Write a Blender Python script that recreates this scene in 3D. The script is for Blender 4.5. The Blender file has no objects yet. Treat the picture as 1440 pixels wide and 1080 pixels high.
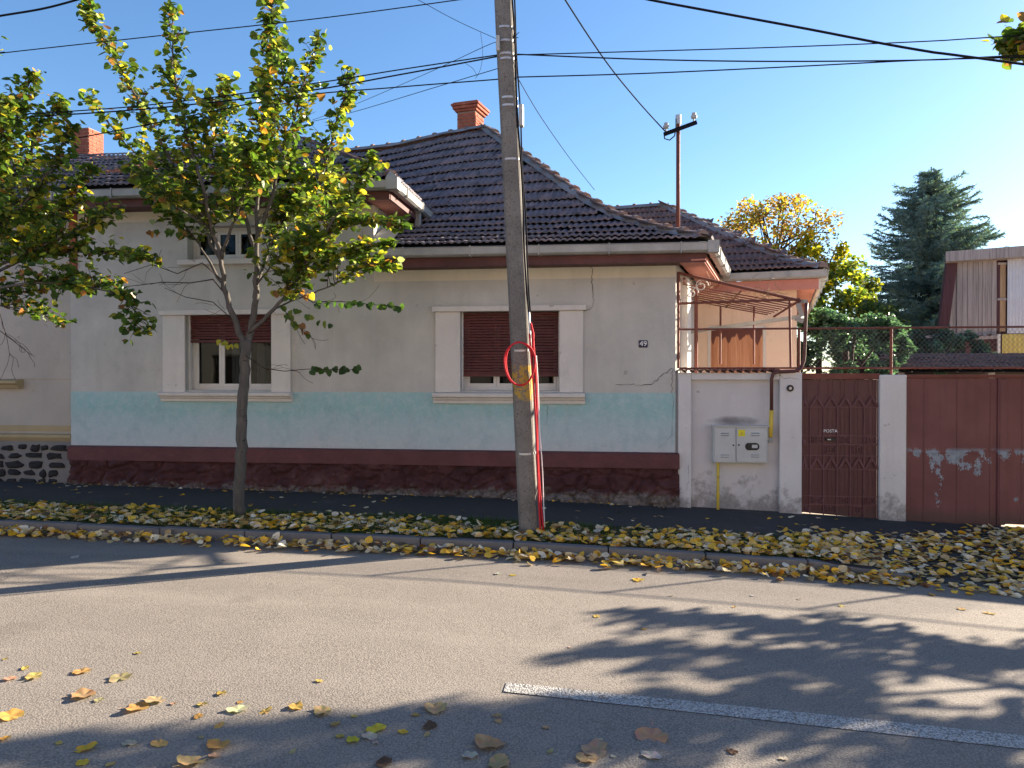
import bpy, math, random
import numpy as np
from mathutils import Vector, Matrix
R = math.radians
random.seed(7); rng = np.random.default_rng(7)
sc = bpy.context.scene
COL = sc.collection

# ------------------------------------------------------------------ camera, sky, sun, exposure
F_PX, HORIZON, YAW, EYE = 1080.0, 530.0, R(7.3), Vector((0, -11.01, 1.75))
cam_d = bpy.data.cameras.new('camera'); cam = bpy.data.objects.new('camera', cam_d); COL.objects.link(cam)
cam.location = EYE
cam_d.sensor_width = 36; cam_d.lens = 36 * F_PX / 1440
cam_d.clip_end = 2000; cam_d.clip_start = 0.05
cam.rotation_euler = (R(90) - math.atan((540 - HORIZON) / F_PX), 0, YAW)
sc.camera = cam
SUN_EL, SUN_TO = R(18.7), (0.817, 0.577)           # elevation, horizontal direction towards the sun
w = bpy.data.worlds.new('World'); sc.world = w; w.use_nodes = True
wn = w.node_tree; bg = wn.nodes['Background']; sky = wn.nodes.new('ShaderNodeTexSky')
sky.sky_type = 'NISHITA'; sky.sun_disc = False; sky.sun_elevation = SUN_EL
sky.sun_rotation = math.atan2(SUN_TO[0], SUN_TO[1])
sky.air_density = 1.0; sky.dust_density = 0.6; sky.ozone_density = 4.0; sky.altitude = 300
hs = wn.nodes.new('ShaderNodeHueSaturation'); hs.inputs['Saturation'].default_value = 1.06
wn.links.new(sky.outputs[0], hs.inputs['Color']); wn.links.new(hs.outputs[0], bg.inputs[0]); bg.inputs[1].default_value = 0.061
sd = bpy.data.lights.new('sun', 'SUN'); sd.energy = 5.0; sd.angle = R(0.53); sd.color = (1.0, 0.86, 0.68)
sun = bpy.data.objects.new('sun', sd); COL.objects.link(sun)
sv = Vector((SUN_TO[0] * math.cos(SUN_EL), SUN_TO[1] * math.cos(SUN_EL), math.sin(SUN_EL)))
sun.rotation_euler = sv.to_track_quat('Z', 'Y').to_euler(); sun.location = (10, 10, 12)
vs = sc.view_settings; vs.view_transform = 'Standard'; vs.look = 'None'; vs.gamma = 1; vs.use_curve_mapping = False
vs.exposure = 2.1

# ------------------------------------------------------------------ measuring helpers (photo pixels -> metres)
FW = Vector((-math.sin(YAW), math.cos(YAW), 0)); RT = Vector((math.cos(YAW), math.sin(YAW), 0))
def ray(px, py): return FW + RT * ((px - 720) / F_PX) + Vector((0, 0, 1)) * ((HORIZON - py) / F_PX)
def P(px, py, Y=0.0):
    d = ray(px, py); return EYE + d * ((Y - EYE.y) / d.y)
_gx = [-40, -16, -12, -8.33, -1.41, .91, 2.36, 3.98, 5.45, 8, 14, 60]
_gz = [.2, .16, .13, .09, 0, -.075, -.125, -.205, -.265, -.33, -.38, -.4]
def g(X): return float(np.interp(X, _gx, _gz))
def sst(a, b, x):
    t = min(1, max(0, (x - a) / (b - a))); return t * t * (3 - 2 * t)
def pave_z(X, Y):
    return g(X) - .115 * sst(2.2, 3.3, X) * sst(-1.2, -2.96, Y)
def road_z(X, Y): return g(X) - .12 + .018 * min(3.6, max(0, -2.98 - Y)) - .018 * max(0, -6.58 - Y)
def ground_z(X, Y): return pave_z(X, Y) if Y > -2.92 else road_z(X, Y)
def G(px, py):
    d = ray(px, py); p = EYE + d * 5
    for _ in range(12):
        z = ground_z(p.x, p.y); p = EYE + d * ((z - EYE.z) / d.z)
    return p

# ------------------------------------------------------------------ object helpers
def props(o, label=None, cat=None, group=None, kind=None):
    for k, v in (('label', label), ('category', cat), ('group', group), ('kind', kind)):
        if v: o[k] = v
    return o
def link(o, parent=None):
    COL.objects.link(o)
    if parent is not None:
        o.parent = parent
        def wm(q): return (wm(q.parent) @ q.matrix_parent_inverse @ q.matrix_basis) if q.parent else q.matrix_basis.copy()
        o.matrix_parent_inverse = wm(parent).inverted()
    return o
def empty(name, loc, label=None, cat=None, group=None):
    o = bpy.data.objects.new(name, None); o.location = loc; o.empty_display_size = .1; COL.objects.link(o)
    return props(o, label, cat, group)
class MB:
    def __init__(s): s.v = []; s.f = []; s.c = None
    def add(s, vs, fs):
        n = len(s.v); s.v += [tuple(q) for q in vs]; s.f += [tuple(i + n for i in f) for f in fs]; return s
    def quad(s, a, b, c, d): return s.add([a, b, c, d], [(0, 1, 2, 3)])
    def box(s, x0, x1, y0, y1, z0, z1):
        return s.add([(x0, y0, z0), (x1, y0, z0), (x1, y1, z0), (x0, y1, z0), (x0, y0, z1), (x1, y0, z1), (x1, y1, z1), (x0, y1, z1)],
                     [(0, 3, 2, 1), (4, 5, 6, 7), (0, 1, 5, 4), (1, 2, 6, 5), (2, 3, 7, 6), (3, 0, 4, 7)])
    def mbox(s, M, sx, sy, sz):
        c = [(x, y, z) for z in (-.5, .5) for x, y in ((-.5, -.5), (.5, -.5), (.5, .5), (-.5, .5))]
        return s.add([M @ Vector((a * sx, b * sy, d * sz)) for a, b, d in c],
                     [(0, 3, 2, 1), (4, 5, 6, 7), (0, 1, 5, 4), (1, 2, 6, 5), (2, 3, 7, 6), (3, 0, 4, 7)])
    def bar(s, a, b, wd, dp, up=(0, 0, 1)):
        a, b = Vector(a), Vector(b); d = b - a; L = d.length; d.normalize(); u = Vector(up)
        if abs(d.dot(u)) > .98: u = Vector((0, 1, 0))
        x = d.cross(u).normalized(); z = x.cross(d).normalized()
        M = Matrix((x, d, z)).transposed().to_4x4(); M.translation = (a + b) / 2
        return s.mbox(M, wd, L, dp)
    def tube(s, pts, r, n=6, cap=True):
        pts = [Vector(p) for p in pts]; rs = r if isinstance(r, (list, tuple)) else [r] * len(pts)
        rings = []; prev = None
        for i, p in enumerate(pts):
            d = (pts[min(i + 1, len(pts) - 1)] - pts[max(i - 1, 0)]).normalized()
            if prev is None:
                u = Vector((0, 0, 1)) if abs(d.z) < .9 else Vector((1, 0, 0))
                u = (u - d * u.dot(d)).normalized()
            else: u = (prev - d * prev.dot(d)).normalized()
            prev = u; w_ = d.cross(u)
            rings.append([p + (u * math.cos(2 * math.pi * k / n) + w_ * math.sin(2 * math.pi * k / n)) * rs[i] for k in range(n)])
        vs_ = [q for rg in rings for q in rg]; fs = []
        for i in range(len(pts) - 1):
            for k in range(n):
                a, b = i * n + k, i * n + (k + 1) % n; fs.append((a, b, b + n, a + n))
        if cap: fs.append(tuple(range(n))[::-1]); fs.append(tuple(range((len(pts) - 1) * n, len(pts) * n)))
        return s.add(vs_, fs)
    def prism(s, poly, p0, ax):                      # poly: 3D points, extruded by vector ax
        n = len(poly); ax = Vector(ax); a = [Vector(q) + Vector(p0) for q in poly]
        return s.add(a + [q + ax for q in a], [tuple(range(n))[::-1], tuple(range(n, 2 * n))] + [(i, (i + 1) % n, n + (i + 1) % n, n + i) for i in range(n)])
    def build(s, name, m, parent=None, smooth=False, bevel=0, label=None, cat=None, group=None, kind=None):
        me = bpy.data.meshes.new(name); me.from_pydata(s.v, [], s.f); me.update()
        if s.c is not None:
            at = me.color_attributes.new('tint', 'FLOAT_COLOR', 'POINT'); at.data.foreach_set('color', np.asarray(s.c, dtype=np.float32).ravel())
        me.materials.append(m)
        if smooth: me.shade_smooth()
        o = bpy.data.objects.new(name, me); link(o, parent)
        if bevel:
            b = o.modifiers.new('bevel', 'BEVEL'); b.width = bevel; b.segments = 2; b.limit_method = 'ANGLE'; b.angle_limit = R(40)
        return props(o, label, cat, group, kind)

# ------------------------------------------------------------------ materials
class NT:
    def __init__(s, name):
        s.m = bpy.data.materials.new(name); s.m.use_nodes = True; s.t = s.m.node_tree
        s.b = s.t.nodes['Principled BSDF']; s.o = s.t.nodes['Material Output']
        s.geo = s.t.nodes.new('ShaderNodeNewGeometry')
    def pos(s): return s.geo.outputs['Position']
    def n(s, typ, ins=None, **kw):
        x = s.t.nodes.new(typ)
        for k, v in kw.items(): setattr(x, k, v)
        for k, v in (ins or {}).items(): s.set(x.inputs[k], v)
        return x
    def set(s, inp, v):
        if isinstance(v, bpy.types.NodeSocket): s.t.links.new(v, inp)
        else:
            if isinstance(v, (tuple, list)) and len(v) == 3 and inp.type == 'RGBA': v = (*v, 1)
            inp.default_value = v
    def noise(s, scale, detail=4, rough=.55, vec=None, dist=0):
        return s.n('ShaderNodeTexNoise', {'Vector': vec or s.pos(), 'Scale': scale, 'Detail': detail, 'Roughness': rough, 'Distortion': dist}).outputs['Fac']
    def voro(s, scale, vec=None, feature='F1', out='Distance'):
        return s.n('ShaderNodeTexVoronoi', {'Vector': vec or s.pos(), 'Scale': scale}, feature=feature).outputs[out]
    def ramp(s, fac, stops):
        x = s.n('ShaderNodeValToRGB', {'Fac': fac}); cr = x.color_ramp
        while len(cr.elements) < len(stops): cr.elements.new(.5)
        for e, (p, c) in zip(cr.elements, stops): e.position = p; e.color = (*c, 1) if len(c) == 3 else c
        return x.outputs['Color']
    def step(s, v, a, b):
        return s.n('ShaderNodeMapRange', {'Value': v, 'From Min': a, 'From Max': b}, clamp=True).outputs['Result']
    def mix(s, fac, a, b, mode='MIX'):
        x = s.n('ShaderNodeMix', data_type='RGBA', blend_type=mode); s.set(x.inputs[0], fac); s.set(x.inputs[6], a); s.set(x.inputs[7], b)
        return x.outputs[2]
    def math(s, op, a, b=0):
        return s.n('ShaderNodeMath', {0: a, 1: b}, operation=op).outputs[0]
    def sep(s, v=None):
        return s.n('ShaderNodeSeparateXYZ', {0: v or s.pos()}).outputs
    def mapping(s, scale, loc=(0, 0, 0)):
        return s.n('ShaderNodeMapping', {'Vector': s.pos(), 'Scale': scale, 'Location': loc}).outputs[0]
    def bump(s, h, strength=.5, dist=.01, prev=None):
        x = s.n('ShaderNodeBump', {'Height': h, 'Strength': strength, 'Distance': dist})
        if prev: s.set(x.inputs['Normal'], prev)
        return x.outputs['Normal']
    def done(s, col, rough=.8, nrm=None, metal=0, spec=.4):
        s.set(s.b.inputs['Base Color'], col); s.set(s.b.inputs['Roughness'], rough); s.b.inputs['Metallic'].default_value = metal
        s.b.inputs['Specular IOR Level'].default_value = spec
        if nrm: s.set(s.b.inputs['Normal'], nrm)
        return s.m
def dim(c, k): return tuple(x * k for x in c)
def plaster(name, c, var=.12, bump=.5, dirt=(.25, .22, .19), dirt_z=None, grain=60, spots=True, stain=None):
    t = NT(name)
    n1 = t.noise(1.3, 6, .6); col = t.ramp(n1, [(.3, dim(c, 1 - var)), (.7, dim(c, 1 + var * .5))])
    st = t.noise(1, 5, .6, vec=t.mapping((4, 4, .7)))
    col = t.mix(t.math('MULTIPLY', t.step(st, .5, .75), .42), col, dim(c, .72))
    col = t.mix(t.math('MULTIPLY', t.step(t.noise(2.1, 7, .75), .56, .62), .22), col, dim(c, 1.18))
    col = t.mix(t.math('MULTIPLY', t.step(t.noise(1.4, 7, .8, vec=t.mapping((1, 1, 1), (5, 2, 7))), .58, .7), .3), col, tuple(.5 * a + .5 * b for a, b in zip(dim(c, .6), dirt)))
    if spots:
        col = t.mix(t.math('MULTIPLY', t.step(t.noise(7, 3, .5), .7, .74), .5), col, dirt)
    if dirt_z:
        z = t.sep()['Z']; nn = t.noise(3.5, 7, .72); hgt = t.step(z, dirt_z[1] + .3, dirt_z[0])
        m_ = t.step(t.math('ADD', nn, t.math('MULTIPLY', hgt, .42)), .66, .80)
        col = t.mix(t.math('MULTIPLY', m_, .75), col, t.ramp(t.noise(18, 5, .7), [(.35, dim(dirt, .55)), (.6, dirt), (.75, dim(dirt, 1.5))]))
        if stain:
            s_ = t.sep(); dx = t.math('DIVIDE', t.math('SUBTRACT', s_['X'], stain[0]), stain[2]); dz = t.math('DIVIDE', t.math('SUBTRACT', z, stain[1]), stain[3])
            rr = t.math('ADD', t.math('ADD', t.math('MULTIPLY', dx, dx), t.math('MULTIPLY', dz, dz)), t.math('MULTIPLY', t.noise(7, 5, .7), .9))
            col = t.mix(t.math('MULTIPLY', t.step(rr, 1.25, .45), .75), col, (.09, .085, .09))
    gr = t.noise(grain, 4, .7); col = t.mix(t.math('MULTIPLY', t.step(gr, .5, .75), .22), col, dim(c, .55))
    nrm = t.bump(gr, bump, .006); nrm = t.bump(n1, .4, .02, nrm)
    return t.done(col, .9, nrm, spec=.2)
def paint(name, c, rough=.45, var=.15, metal=0, rust=None, rust_amt=.62, spec=.4, bscale=25):
    t = NT(name); n1 = t.noise(3, 5, .6); col = t.ramp(n1, [(.3, dim(c, 1 - var)), (.7, dim(c, 1 + var))])
    n2 = t.noise(bscale, 5, .7)
    if rust: col = t.mix(t.step(t.noise(9, 6, .75), rust_amt, rust_amt + .06), col, rust)
    col = t.mix(t.math('MULTIPLY', t.step(n2, .55, .8), .3), col, dim(c, .5))
    return t.done(col, t.ramp(n2, [(.3, (rough,) * 3), (.8, (min(1, rough + .3),) * 3)]), t.bump(n2, .25, .004), metal, spec)
def wood(name, c, grain=(30, 30, 1.2), rough=.8, dark=.5):
    t = NT(name); v = t.mapping(grain); n1 = t.noise(1, 6, .65, vec=v, dist=.4)
    oi = t.n('ShaderNodeObjectInfo').outputs['Random']
    col = t.ramp(n1, [(.3, dim(c, dark)), (.55, c), (.8, dim(c, 1.25))])
    col = t.mix(t.math('MULTIPLY', oi, .4), col, dim(c, .6))
    return t.done(col, rough, t.bump(n1, .5, .006), spec=.2)

M = {}
BEIGE = (.525, .515, .475)
M['wall'] = plaster('beige_plaster', BEIGE, .17, .8, grain=45)
M['frieze'] = plaster('cream_plaster', (.64, .61, .52), .08)
M['trim_white'] = plaster('white_trim_plaster', (.66, .63, .585), .07, .3)
M['neighbour_wall'] = plaster('tan_plaster', (.46, .425, .375), .10)
M['yellow_trim'] = plaster('ochre_trim_plaster', (.42, .34, .2), .1, .3)
M['cream_wall'] = plaster('peach_plaster', (.82, .62, .46), .06, .3, spots=False)
def mk():
    t = NT('blue_band_plaster'); z = t.sep()['Z']; n1 = t.noise(1.1, 6, .65); n2 = t.noise(9, 5, .7)
    h = t.math('ADD', z, t.math('MULTIPLY', t.math('SUBTRACT', n1, .5), .55))
    col = t.ramp(t.step(h, .62, 1.6), [(0, (.52, .54, .55)), (.25, (.46, .55, .57)), (.5, (.40, .54, .56)), (.66, (.31, .52, .52)), (1, (.37, .55, .56))])
    col = t.mix(t.math('MULTIPLY', t.step(n2, .45, .7), .55), col, (.56, .62, .62))
    col = t.mix(t.math('MULTIPLY', t.step(t.noise(3, 7, .75), .5, .62), .35), col, (.27, .40, .42))
    col = t.mix(t.math('MULTIPLY', t.step(t.noise(1, 6, .7, vec=t.mapping((9, 9, 1.2))), .55, .7), .3), col, (.40, .42, .40))
    n3 = t.noise(70, 4, .7); col = t.mix(t.math('MULTIPLY', t.step(n3, .5, .75), .25), col, (.2, .26, .28))
    col = t.mix(t.math('MULTIPLY', t.step(t.noise(5, 6, .8), .66, .7), .5), col, (.42, .40, .36))
    return t.done(col, .9, t.bump(n3, .5, .006), spec=.2)
M['blue'] = mk()
def mk():
    t = NT('maroon_rough_plinth'); z = t.sep()['Z']; n1 = t.noise(2.2, 6, .65); n2 = t.noise(14, 6, .7)
    col = t.ramp(n1, [(.3, (.045, .019, .021)), (.55, (.085, .033, .033)), (.75, (.16, .085, .08))])
    col = t.mix(t.step(t.math('ADD', t.math('MULTIPLY', t.noise(6, 6, .75), .55), t.math('MULTIPLY', z, -1.1)), .12, .2), col, t.ramp(n2, [(.35, (.06, .05, .045)), (.6, (.2, .17, .15)), (.75, (.33, .29, .26))]))
    col = t.mix(t.math('MULTIPLY', t.step(n2, .6, .68), .5), col, (.05, .02, .02))
    col = t.mix(t.step(t.noise(11, 5, .8), .70, .73), col, (.33, .28, .26))
    return t.done(col, .85, t.bump(n2, .7, .02), spec=.25)
M['plinth'] = mk()
M['plinth_trim'] = paint('maroon_trim', (.12, .042, .042), .6, .2)
def mk(name, c1, c2, c3, light=(.3, .28, .25)):
    t = NT(name); v = t.n('ShaderNodeTexVoronoi', {'Vector': t.pos(), 'Scale': 4.3}).outputs['Color']
    k = t.sep(v)[0]; oi = t.n('ShaderNodeObjectInfo').outputs['Random']
    col = t.ramp(t.math('FRACT', t.math('ADD', k, oi)), [(0, c1), (.45, c2), (.8, c3), (1, dim(c1, .7))])
    n2 = t.noise(12, 6, .75)
    col = t.mix(t.math('MULTIPLY', t.step(n2, .54, .68), .35), col, light)
    col = t.mix(t.math('MULTIPLY', t.step(t.noise(30, 4, .7), .5, .7), .5), col, dim(c1, .5))
    return t.done(col, .85, t.bump(n2, .5, .01), spec=.25)
M['tile'] = mk('weathered_roof_tile', (.125, .122, .145), (.17, .155, .178), (.24, .19, .20), (.45, .44, .46))
M['tile_wing'] = mk('brown_roof_tile', (.14, .10, .10), (.18, .125, .12), (.23, .15, .13), (.32, .29, .27))
M['tile_orange'] = mk('terracotta_tile', (.42, .16, .09), (.48, .2, .12), (.38, .17, .12), (.5, .35, .28))
M['ridge'] = mk('ridge_tile', (.22, .15, .13), (.26, .17, .14), (.2, .15, .14), (.34, .3, .28))
M['mortar'] = plaster('roof_mortar', (.26, .25, .25), .25, .8)
M['deck'] = paint('roof_deck', (.03, .025, .025), .9)
M['gutter'] = paint('weathered_zinc', (.36, .36, .34), .5, .15, .3, rust=(.15, .1, .08), rust_amt=.68)
M['fascia'] = paint('brown_fascia', (.10, .035, .032), .5, .25)
M['salmon'] = paint('salmon_soffit', (.52, .22, .17), .7, .1)
def mk():
    t = NT('red_brick'); n1 = t.noise(12, 4, .6); oi = t.voro(9, out='Color')
    col = t.ramp(n1, [(.3, (.26, .07, .045)), (.6, (.36, .11, .065)), (.8, (.45, .2, .13))])
    col = t.mix(t.math('MULTIPLY', t.sep(oi)[0], .45), col, (.2, .07, .05))
    return t.done(col, .9, t.bump(n1, .4, .01), spec=.2)
M['brick'] = mk()
M['brick_mortar'] = plaster('brick_mortar', (.33, .24, .2), .2, .5)
M['frame_white'] = paint('flaking_white_window_paint', (.62, .60, .56), .5, .08, rust=(.25, .2, .16), rust_amt=.64)
M['slat'] = paint('maroon_shutter_paint', (.10, .028, .026), .5, .25, rust=(.3, .17, .14), rust_amt=.66)
def mk():
    t = NT('window_glass'); tr = t.n('ShaderNodeBsdfTransparent', {'Color': (.55, .6, .62)}); gl = t.n('ShaderNodeBsdfGlossy', {'Color': (.45, .47, .5), 'Roughness': .03, 'Normal': t.bump(t.noise(2, 2), .06, .01)})
    fr_ = t.n('ShaderNodeFresnel', {'IOR': 1.38}); ms = t.n('ShaderNodeMixShader', {0: fr_.outputs[0]}); t.t.links.new(tr.outputs[0], ms.inputs[1]); t.t.links.new(gl.outputs[0], ms.inputs[2]); t.t.links.new(ms.outputs[0], t.o.inputs[0]); return t.m
M['glass'] = mk()
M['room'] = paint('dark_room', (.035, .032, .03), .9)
M['curtain'] = paint('pale_curtain', (.2, .2, .19), .9, .1)
M['whitewash'] = plaster('whitewashed_wall', (.61, .595, .59), .09, .5, dirt=(.27, .25, .23), dirt_z=(-.25, .35), stain=(1.72, 1.13, .42, .09))
M['whitewash2'] = plaster('whitewashed_pier', (.66, .645, .635), .08, .5, dirt=(.27, .25, .23), dirt_z=(-.3, .05))
def mk(name, patches):
    t = NT(name); k_ = .95 if patches else .62; s_ = t.sep(); z = s_['Z']; n1 = t.noise(1.6, 5, .6)
    col = t.ramp(n1, [(.3, dim((.14, .046, .05), k_)), (.7, dim((.195, .070, .071), k_))])
    vv = t.noise(1, 4, .6, vec=t.mapping((18, 18, .5))); col = t.mix(t.math('MULTIPLY', t.step(vv, .5, .7), .3), col, (.09, .03, .035))
    if patches:
        n2 = t.noise(4.2, 7, .7, vec=t.mapping((1, 1, .75)))
        zb = t.math('MULTIPLY', t.step(z, -.25, -.05), t.step(z, .80, .74))
        hi = t.step(z, .25, .76)
        thr = t.math('SUBTRACT', t.math('ADD', n2, t.math('MULTIPLY', hi, .15)), .645)
        col = t.mix(t.math('MULTIPLY', t.step(thr, 0, .012), zb), col, t.ramp(t.noise(20, 4), [(.3, (.16, .2, .25)), (.7, (.28, .33, .39))]))
    col = t.mix(t.step(t.noise(9, 5, .8), .74, .76), col, (.33, .24, .22))
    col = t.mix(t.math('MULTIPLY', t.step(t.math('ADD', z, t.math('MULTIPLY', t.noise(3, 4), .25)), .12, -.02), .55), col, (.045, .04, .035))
    n3 = t.noise(40, 4, .6)
    return t.done(col, .5, t.bump(n3, .15, .003, t.bump(n1, .5, .03)), spec=.35)
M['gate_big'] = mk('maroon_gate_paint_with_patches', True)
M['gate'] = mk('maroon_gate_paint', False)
M['gate_bar'] = paint('maroon_ironwork', (.145, .06, .066), .5, .2)
M['rust'] = paint('rusty_pipe_paint', (.16, .05, .035), .6, .25, rust=(.12, .05, .03), rust_amt=.58)
M['brown_pipe'] = paint('brown_gas_pipe_paint', (.10, .035, .03), .4, .15)
M['yellow_pipe'] = paint('yellow_gas_pipe_paint', (.62, .45, .06), .5, .15, rust=(.3, .2, .05))
M['cabinet'] = paint('grey_cabinet_enamel', (.50, .52, .51), .45, .06, rust=(.35, .2, .1), rust_amt=.72)
M['black'] = paint('black_plastic', (.015, .015, .016), .4)
M['yellow_sticker'] = paint('yellow_sticker', (.75, .66, .03), .5, .08)
M['white_paint'] = paint('white_enamel', (.8, .8, .8), .4, .05)
M['navy'] = paint('navy_enamel', (.012, .014, .05), .3, .1)
M['cable'] = paint('black_cable', (.012, .013, .018), .85, spec=.08)
M['red_pipe'] = paint('red_plastic_conduit', (.55, .025, .035), .6, .2, spec=.2)
M['wire'] = paint('dull_wire', (.17, .15, .14), .6)
M['steel'] = paint('galvanised_steel', (.5, .5, .5), .4, .1, .6)
M['ceramic'] = paint('grey_ceramic', (.4, .4, .38), .25, .1)
def mk():
    t = NT('pole_concrete'); n1 = t.noise(3, 6, .65); n2 = t.noise(45, 5, .75)
    col = t.ramp(n1, [(.3, (.13, .122, .11)), (.7, (.22, .205, .185))])
    col = t.mix(t.step(n2, .56, .64), col, (.06, .055, .05))
    col = t.mix(t.math('MULTIPLY', t.step(t.voro(60), .3, .12), .4), col, (.42, .4, .36))
    z = t.sep()['Z']; zz = t.math('ADD', z, t.math('MULTIPLY', t.noise(11, 4, .7), .12))
    yb = t.math('MULTIPLY', t.step(zz, 1.54, 1.57), t.step(zz, 1.95, 1.92))
    yb = t.math('MULTIPLY', yb, t.step(t.noise(14, 5, .8), .57, .49))
    col = t.mix(yb, col, (.40, .27, .055))
    return t.done(col, .9, t.bump(n2, .8, .012), spec=.2)
M['pole'] = mk()
def mk(name, base, dark, light, pit=.5, stain=None, sc_=1.0, tracks=False):
    t = NT(name); n1 = t.noise(.7, 5, .6); n2 = t.noise(110 * sc_, 4, .75); v = t.voro(85 * sc_)
    col = t.ramp(n2, [(.3, dark), (.48, base), (.72, light)])
    col = t.mix(t.math('MULTIPLY', t.step(v, .42, .62), pit), col, dim(dark, .5))
    col = t.mix(t.math('MULTIPLY', t.step(n1, .4, .7), .34), col, dim(base, .68))
    col = t.mix(t.math('MULTIPLY', t.step(t.noise(2.5, 5, .6), .5, .75), .18), col, light)
    if tracks:
        col = t.mix(t.math('MULTIPLY', t.step(t.noise(1, 4, .5, vec=t.mapping((.12, 1.6, 1))), .5, .72), .30), col, dim(base, 1.3))
        col = t.mix(t.math('MULTIPLY', t.step(t.noise(1.1, 3, .5), .68, .72), .35), col, dim(base, .5))
        cv = t.voro(.55, feature='DISTANCE_TO_EDGE', vec=t.n('ShaderNodeVectorMath', {0: t.pos(), 1: t.n('ShaderNodeTexNoise', {'Vector': t.pos(), 'Scale': 1.5, 'Detail': 5}).outputs['Color']}, operation='ADD').outputs[0])
        col = t.mix(t.math('MULTIPLY', t.math('MULTIPLY', t.step(cv, .009, .002), t.step(t.noise(.5, 2), .6, .66)), .4), col, dim(dark, .5))
    if stain: col = t.mix(t.math('MULTIPLY', t.step(t.noise(3, 6, .7), .6, .66), .5), col, stain)
    h = t.math('SUBTRACT', n2, t.math('MULTIPLY', v, .7))
    return t.done(col, .85, t.bump(h, .4, .007), spec=.3)
M['asphalt'] = mk('road_asphalt', (.245, .215, .185), (.14, .125, .11), (.35, .31, .268), .5, tracks=True)
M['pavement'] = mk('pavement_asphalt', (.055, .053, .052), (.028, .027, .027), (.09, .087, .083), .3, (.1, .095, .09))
M['kerb'] = plaster('kerb_concrete', (.17, .165, .165), .2, .8, grain=90)
M['earth'] = mk('verge_earth', (.06, .05, .038), (.02, .018, .012), (.11, .09, .065), .5)
M['yard'] = mk('yard_concrete', (.48, .41, .33), (.35, .3, .24), (.58, .5, .4), .2)
M['field'] = mk('far_ground', (.10, .10, .06), (.06, .06, .04), (.14, .13, .09), .3, sc_=.1)
def mk():
    t = NT('worn_road_paint'); n2 = t.noise(35, 6, .8); v = t.voro(85)
    col = t.ramp(t.noise(120, 4), [(.3, (.38, .37, .355)), (.7, (.52, .51, .49))])
    col = t.mix(t.step(n2, .54, .60), col, (.16, .145, .13))
    col = t.mix(t.math('MULTIPLY', t.step(v, .45, .65), .75), col, (.13, .12, .11))
    return t.done(col, .8, t.bump(t.math('SUBTRACT', n2, v), .6, .01), spec=.3)
M['road_paint'] = mk()
def mk(name, trans=.45, rough=.55):
    t = NT(name); at = t.n('ShaderNodeAttribute', attribute_name='tint').outputs['Color']
    n = t.noise(35, 3, .6); col = t.mix(t.math('MULTIPLY', t.step(n, .5, .75), .35), at, t.mix(1, at, (.55, .42, .35), 'MULTIPLY'))
    t.done(col, rough, t.bump(n, .2, .004), spec=.3)
    if trans:
        tr = t.n('ShaderNodeBsdfTranslucent', {'Color': t.mix(1, col, (1.55, 1.65, .8), 'MULTIPLY')})
        ms = t.n('ShaderNodeMixShader', {0: trans}); t.t.links.new(t.b.outputs[0], ms.inputs[1]); t.t.links.new(tr.outputs[0], ms.inputs[2])
        t.t.links.new(ms.outputs[0], t.o.inputs[0])
    return t.m
M['leaf'] = mk('leaf', .5, .36)
M['fallen'] = mk('fallen_leaf', .2, .7)
M['grass'] = mk('grass_blade', .3, .6)
M['needle'] = mk('spruce_needles', .15, .6)
def mk(name, c, sc_=(25, 25, 6)):
    t = NT(name); n = t.noise(1, 6, .7, vec=t.mapping(sc_)); col = t.ramp(n, [(.3, dim(c, .55)), (.6, c), (.8, dim(c, 1.4))])
    col = t.mix(t.step(t.noise(1, 3, .6, vec=t.mapping((9, 9, 22))), .66, .7), col, dim(c, .3))
    return t.done(col, .85, t.bump(n, .6, .01), spec=.2)
M['bark'] = mk('grey_bark', (.115, .105, .092)); M['twig'] = mk('twig_bark', (.055, .038, .03))
M['stone'] = mk('black_basalt', (.035, .034, .036), (18, 18, 18)); M['stone_mortar'] = plaster('grey_mortar', (.22, .21, .20), .2, .9, grain=35)
M['board'] = wood('weathered_board', (.36, .31, .29)); M['dark_board'] = wood('dark_brown_board', (.10, .045, .05))
M['bare_wood'] = wood('bare_timber', (.42, .28, .16))
M['corr_grey'] = paint('grey_corrugated_sheet', (.55, .55, .58), .45, .05, .2); M['corr_yellow'] = paint('yellow_corrugated_sheet', (.52, .42, .12), .5, .1)
def mk():
    t = NT('rust_streaked_sheet'); s_ = t.sep(); n = t.noise(1, 5, .7, vec=t.mapping((16, 16, .8)))
    col = t.ramp(n, [(.3, (.36, .13, .06)), (.5, (.52, .23, .11)), (.75, (.72, .42, .26))])
    x = s_['X']; wv = t.noise(1, 2, .5, vec=t.mapping((5.2, 5.2, .3)))
    top = t.step(t.math('SUBTRACT', s_['Z'], t.math('MULTIPLY', wv, -.9)), 2.83, 2.86)
    col = t.mix(top, col, (.12, .035, .025)); return t.done(col, .6, t.bump(n, .2, .004))
M['rust_sheet'] = mk()
M['crack'] = paint('crack_shadow', (.05, .045, .04), 1)

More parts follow.
